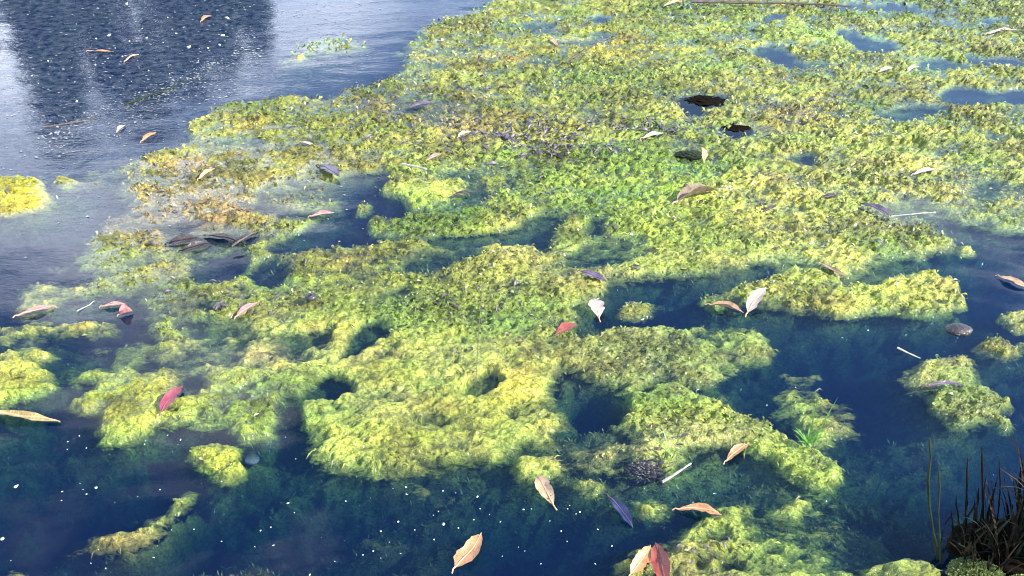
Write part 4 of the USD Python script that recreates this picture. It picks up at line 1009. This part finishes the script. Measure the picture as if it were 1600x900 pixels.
def fleck(px, py, dpx, label, group, seed):
    rng = np.random.default_rng(seed)
    m = trimesh.creation.icosphere(1, 1.0)
    v = m.vertices * (1 + 0.22 * rng.normal(size=(len(m.vertices), 1)))
    s = dpx * 0.5 * mm(px, py) * (0.32 + 0.42 * rng.random() ** 2)
    el = 1 + 0.7 * rng.random() if dpx > 3 else 1.15
    a = rng.random() * 3.14
    v = v * [s * el, s / el ** .5, min(0.004, s * 0.6)]
    v[:, :2] = v[:, :2] @ np.array([[math.cos(a), -math.sin(a)], [math.sin(a), math.cos(a)]])
    o = obj('floating_fleck', (v, m.faces), M_FLECK, smooth=True)
    o.AddTranslateOp().Set(Gf.Vec3d(*map(float, at(px, py, 0.001))))
    tag(o, label, 'fleck', group)


sd = 4000
for lst, lab, grp in [(FLECKS_L, 'small white fleck floating on the dark navy water in the lower left', 'white flecks in the lower left'),
                      (FLECKS_M, 'small white fleck floating on dark water left of the large tan leaf', 'white flecks left of the large tan leaf'),
                      (FLECKS_R, 'small white fleck floating on dark water right of the large tan leaf', 'white flecks right of the large tan leaf'),
                      (FLECKS_T, 'pale fleck drifting on the dark tree reflection in the upper left', 'pale flecks on the tree reflection')]:
    for k, (px, py, d) in enumerate(lst):
        sd += 1
        big = {(25, 760): 'largest white fleck, oval, on navy water near the left edge', (4, 842): 'elongated white fleck cut by the left edge', (634, 761): 'bright white fleck under the front of the main mat'}.get((px, py))
        fleck(px, py, d, big or lab, None if big else grp, sd)

# loose dark litter on the mat (uncountable)
rl = np.random.default_rng(77)
V, F, n = [], [], 0
spots = [(800, 215, 80, 22, 240), (870, 235, 60, 15, 110), (1020, 205, 45, 12, 80), (660, 168, 60, 25, 110), (320, 480, 70, 20, 90), (900, 180, 220, 70, 120), (300, 330, 180, 60, 120), (980, 690, 70, 25, 40), (1000, 735, 40, 12, 40), (1080, 870, 40, 25, 25), (750, 470, 40, 30, 25), (1330, 340, 80, 40, 30), (1100, 300, 300, 120, 90), (1300, 120, 300, 100, 90), (550, 330, 500, 120, 70)]
for cx, cy, sx, sy, cnt in spots:
    for _ in range(cnt):
        px, py = cx + rl.normal() * sx, cy + rl.normal() * sy * .8
        w = at(px, py)
        if not (-4 < w[0] < 4 and 1.2 < w[1] < 6):
            continue
        hh, LL = growth(w[:1], w[1:2])
        if LL[0] < 0.47:
            continue
        L = (6 + 9 * rl.random()) * mm(px, py); W = L * (0.2 + .25 * rl.random())
        (mv, mf), _r = leaf_blade(L, W, rl, .15, .3, nu=5, nv=3)
        R = trimesh.transformations.euler_matrix(rl.normal() * .5, rl.normal() * .35, rl.random() * 6.28)[:3, :3]
        V.append(mv @ R.T + [w[0], w[1], hh[0] + 0.006]); F.append(mf + n); n += len(mv)
o = obj('dark_litter', (np.vstack(V), np.vstack(F)), noisy('litter', (0.02, 0.017, 0.02), (0.12, 0.10, 0.12), 25.0, 0.5), smooth=50)
tag(o, 'scattered dark purplish leaf crumbs lying all over the algae mat', 'litter', kind='stuff')

# fine pale scum on the ruffled water (uncountable)
ru_ = np.random.default_rng(55)
V, F, n = [], [], 0
for k in range(4200):
    t_ = ru_.random()
    if k % 3 == 0:
        px, py = 60 + 340 * t_ + ru_.normal() * 8, 215 - 150 * t_ + abs(ru_.normal()) * 28
    else:
        px, py = ru_.random() * 620 - 20, ru_.random() * 420 * ru_.random() ** .3
        if ru_.random() > np.clip(1.25 - abs(py - (190 - .42 * px)) / 130, 0.3, 1):
            continue
    w = at(px, py)
    if sample(LEVEL, w[:1], w[1:2])[0] > .3:
        continue
    l = (1.6 + 5.0 * ru_.random() ** 3) * mm(px, py); wd = l * (.3 + .4 * ru_.random())
    az_ = -0.35 + ru_.normal() * .5
    c_, s_ = math.cos(az_), math.sin(az_)
    q = np.array([[-l, 0, .0], [-l * .2, wd, .0015], [l, wd * .2, .0], [l * .3, -wd, .0015]]) * .5 * [1, 1, 2]
    q = np.stack([q[:, 0] * c_ - q[:, 1] * s_, q[:, 0] * s_ + q[:, 1] * c_, q[:, 2]], -1) + w + [0, 0, .0015]
    V.append(q); F.append(np.array([[0, 2, 1], [0, 3, 2]]) + n); n += 4
o = obj('surface_scum', (np.vstack(V), np.vstack(F)), noisy('scum', (0.08, 0.09, 0.085), (0.26, 0.28, 0.28), 3.0, 0.6), smooth=False)
tag(o, 'fine pale scum flakes drifting on the rippled water in the upper left', 'scum', kind='stuff')

# ------------------------------------------------------------------ grass and shadow tussock
def blade_mesh(L, W, lean, az, curve, rng, n=6):
    u = np.linspace(0, 1, n)
    ang = lean + curve * u
    s = np.cumsum(np.concatenate([[0], np.full(n - 1, L / (n - 1))]))
    x = np.concatenate([[0], np.cumsum(np.sin(ang[:-1]) * L / (n - 1))]); z = np.concatenate([[0], np.cumsum(np.cos(ang[:-1]) * L / (n - 1))])
    c = np.stack([x * math.cos(az), x * math.sin(az), z], -1)
    sd = np.array([-math.sin(az), math.cos(az), 0])
    w = W * (1 - u ** 2.2) + 0.0004
    l, r = c + sd * (w / 2)[:, None], c - sd * (w / 2)[:, None]
    k = c + np.array([math.cos(az), math.sin(az), 0]) * (w * .25)[:, None]
    v = np.stack([l, k, r], 1).reshape(-1, 3); f = []
    for i in range(n - 1):
        for q in range(2):
            a, b, cc, d = i * 3 + q, i * 3 + q + 1, i * 3 + 3 + q + 1, i * 3 + 3 + q
            f += [[a, b, cc], [a, cc, d]]
    return v, np.array(f)


def tuft(name, px, py, z, blades, m, label, cat, parent_name='blade', stuff=None):
    t = thing(name, at(px, py, z))
    tag(t, label, cat)
    rng = np.random.default_rng(int(px + 7 * py))
    for (L, W, lean, az, curve, ox, oy, mm_) in blades:
        v, f = blade_mesh(L, W, lean, az, curve, rng)
        obj(parent_name, (v + [ox, oy, 0], f), mm_ or m, t, smooth=True)
    return t


rg = np.random.default_rng(15)
bl = [(0.13, .0035, .10, 1.2, .15, 0, 0, None), (0.13, .0035, .25, .4, .2, .012, 0, None), (0.055, .004, .5, 2.8, .5, 0, 0, None), (0.05, .004, .6, .2, .6, 0, .005, None)]
for k in range(16):
    bl.append((0.025 + .025 * rg.random(), .004, .4 + .7 * rg.random(), rg.random() * 6.28, .6 * rg.random(), rg.normal() * .006, rg.normal() * .006, None))
tuft('grass_tuft', 1262, 694, 0.02, bl, M_GRASS, 'tuft of fresh green grass with two tall blades growing from algae', 'grass tuft')
bl = [(0.05 + .03 * rg.random(), .003, .2 + .5 * rg.random(), rg.random() * 6.28, .5, rg.normal() * .006, rg.normal() * .004, None) for k in range(7)]
tuft('grass_tuft', 1047, 718, 0.005, bl, M_GRASS, 'tiny green grass tuft by the pale grey stick', 'grass tuft')

# dark tussock at the bottom right, added as the shadow of bank plants
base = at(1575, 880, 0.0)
t = thing('shadow_tussock', base)
tag(t, 'black-brown tussock added as the shadow of bank plants in the bottom right corner', 'shadow tussock')
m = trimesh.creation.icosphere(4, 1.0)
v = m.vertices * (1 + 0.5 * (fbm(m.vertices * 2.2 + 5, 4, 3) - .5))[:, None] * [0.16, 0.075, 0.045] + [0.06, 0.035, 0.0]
obj('shadow_mound', (v, m.faces), M_SHADE, t, smooth=True)
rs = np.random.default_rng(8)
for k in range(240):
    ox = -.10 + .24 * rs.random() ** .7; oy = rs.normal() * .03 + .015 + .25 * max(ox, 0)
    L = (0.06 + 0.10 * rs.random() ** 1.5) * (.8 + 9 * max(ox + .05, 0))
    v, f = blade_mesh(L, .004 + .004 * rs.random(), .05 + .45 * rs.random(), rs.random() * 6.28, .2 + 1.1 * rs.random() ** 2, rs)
    obj('blade', (v + [ox, oy, .01], f), (M_NEAR_BLACK, M_NEAR_BLACK, M_DARK_GREEN, M_DARK_BROWN)[k % 4], t, smooth=True)
SHADOW_STEMS = [((1508, 830), (1512, 713), 4), ((1520, 830), (1524, 760), 4), ((1535, 830), (1537, 702), 4.5), ((1530, 830), (1541, 740), 3), ((1556, 830), (1558, 715), 3), ((1500, 830), (1498, 775), 3), ((1592, 830), (1594, 728), 6), ((1600, 830), (1606, 722), 6), ((1580, 830), (1584, 790), 4), ((1546, 830), (1549, 770), 3), ((1488, 840), (1486, 800), 3)]
for (p0, p1, w) in SHADOW_STEMS:
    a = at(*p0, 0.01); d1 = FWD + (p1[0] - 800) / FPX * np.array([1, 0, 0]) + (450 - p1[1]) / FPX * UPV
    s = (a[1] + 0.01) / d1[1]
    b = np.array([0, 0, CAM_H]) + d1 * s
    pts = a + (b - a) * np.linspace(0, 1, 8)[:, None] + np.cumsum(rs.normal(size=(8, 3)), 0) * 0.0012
    obj('stem', tube(pts - base, w * .5 * mm(*p0) * np.array([.8, 1, .7, 1.1, .6, .9, .6, .2]), 6), M_NEAR_BLACK, t, smooth=60)
for (pts_, w, lab) in [([(1467, 872), (1458, 830), (1452, 790), (1450, 750), (1454, 715), (1452, 685)], 7, 'tall dark green stem standing in water left of the dark tussock'), ([(1470, 880), (1466, 800), (1468, 760), (1466, 730)], 4, 'shorter thin green stem beside the tall dark one left of the tussock')]:
    a = at(*pts_[0], 0.0); P3 = []
    for k, q in enumerate(pts_):
        d1 = FWD + (q[0] - 800) / FPX * np.array([1, 0, 0]) + (450 - q[1]) / FPX * UPV
        P3.append(np.array([0, 0, CAM_H]) + d1 * ((a[1] + 0.008 * k) / d1[1]))
    P3 = np.array(P3)
    o = obj('reed_stem', tube(P3 - a, w * .5 * mm(*pts_[0]) * np.linspace(1.1, .45, len(P3)) * (1 + .25 * rs.normal(size=len(P3))), 6), M_DARK_GREEN, smooth=60)
    o.AddTranslateOp().Set(Gf.Vec3d(*map(float, a)))
    tag(o, lab, 'reed')


# ------------------------------------------------------------------ stones
def stone(px, py, z, rx_, ry_, rz_, m, label, seed, moss=True, name='mossy_stone', lump=0.10):
    t = thing(name, at(px, py, z))
    tag(t, label, 'stone')
    mm_ = trimesh.creation.icosphere(5, 1.0)
    n = mm_.vertices
    v = n * (1 + 0.35 * (fbm(n * 1.6 + seed, 4, seed) - .5) + lump * (fbm(n * 7 + seed, 4, seed + 1) - .5))[:, None] * [rx_, ry_, rz_]
    obj('stone', (v, mm_.faces), m, t, smooth=True)
    if moss:
        rng = np.random.default_rng(seed)
        up = np.nonzero((n[:, 2] > 0.15) & (rng.random(len(n)) < .7))[0]
        up = np.repeat(up, 2)
        c = v[up]; nn = n[up] + rng.normal(size=(len(up), 3)) * .6; nn /= np.linalg.norm(nn, axis=1, keepdims=True)
        sd_ = np.cross(nn, rng.normal(size=(len(up), 3))); sd_ /= np.linalg.norm(sd_, axis=1, keepdims=True)
        s = (0.004 + .005 * rng.random(len(up)))[:, None]
        V = np.stack([c - nn * .002, c + nn * s * .5 + sd_ * s * .25, c + nn * s, c + nn * s * .5 - sd_ * s * .25], 1).reshape(-1, 3)
        F = (np.arange(len(up))[:, None, None] * 4 + np.array([[0, 1, 2], [0, 2, 3]])).reshape(-1, 3)
        col = np.array([0.22, 0.27, 0.09]) * (.4 + 1.0 * rng.random((len(up), 1)))
        o = obj('moss', (V, F), M_FROND, t, smooth=True, tint=np.repeat(col, 4, 0)); tag(o, kind='stuff')


stone(1525, 905, 0.0, .050, .045, .024, M_STONE, 'round mossy stone at the bottom edge beside the dark tussock', 5)
stone(1600, 925, 0.0, .03, .03, .022, M_STONE, 'small mossy stone in the bottom right corner under the dark tussock', 9)
stone(733, 748, -0.085, .036, .03, .016, noisy('drowned_stone', (0.16, 0.11, 0.08), (0.32, 0.26, 0.2), 20.0, 0.7, 0.5, 0.004), 'brownish stone under water below the front of the main mat', 13, moss=False, name='sunken_stone')
stone(393, 718, -0.06, .018, .016, .009, M_STONE, 'small sunken stone right of the square algae tuft', 17, moss=False, name='sunken_stone')
stone(1498, 515, 0.0, .035, .025, .012, LEAFM['dark'], 'flat dark brown stone breaking the surface near the right edge', 19, moss=False, name='flat_stone')
stone(1010, 737, -0.02, .042, .026, .018, LEAFM['dark'], 'dark brown sodden clump lying left of the pale grey stick', 23, moss=False, name='sunken_clump', lump=1.3)
stone(1102, 160, -0.008, .092, .062, .014, M_SHADE, 'large black clump added as the dark of the hole in the upper right of the mat', 29, moss=False, name='dark_clump', lump=.9)  # the two holes are dark pits, their shade built as added black clumps
stone(1150, 203, -0.008, .058, .040, .012, M_SHADE, 'smaller black clump added as the dark of the hole below and right of the large one', 31, moss=False, name='dark_clump', lump=.9)
stone(1080, 244, 0.002, .055, .035, .014, M_DARK_GREEN, 'dark green sodden clump beside the small upright peach leaf', 37, moss=False, name='dark_clump', lump=.9)
print('islands', [(quad_own == 2 + k).sum() for k in range(len(ISLANDS))], 'fronds', nf, 'carpet tris', int(keep.sum()) * 2)
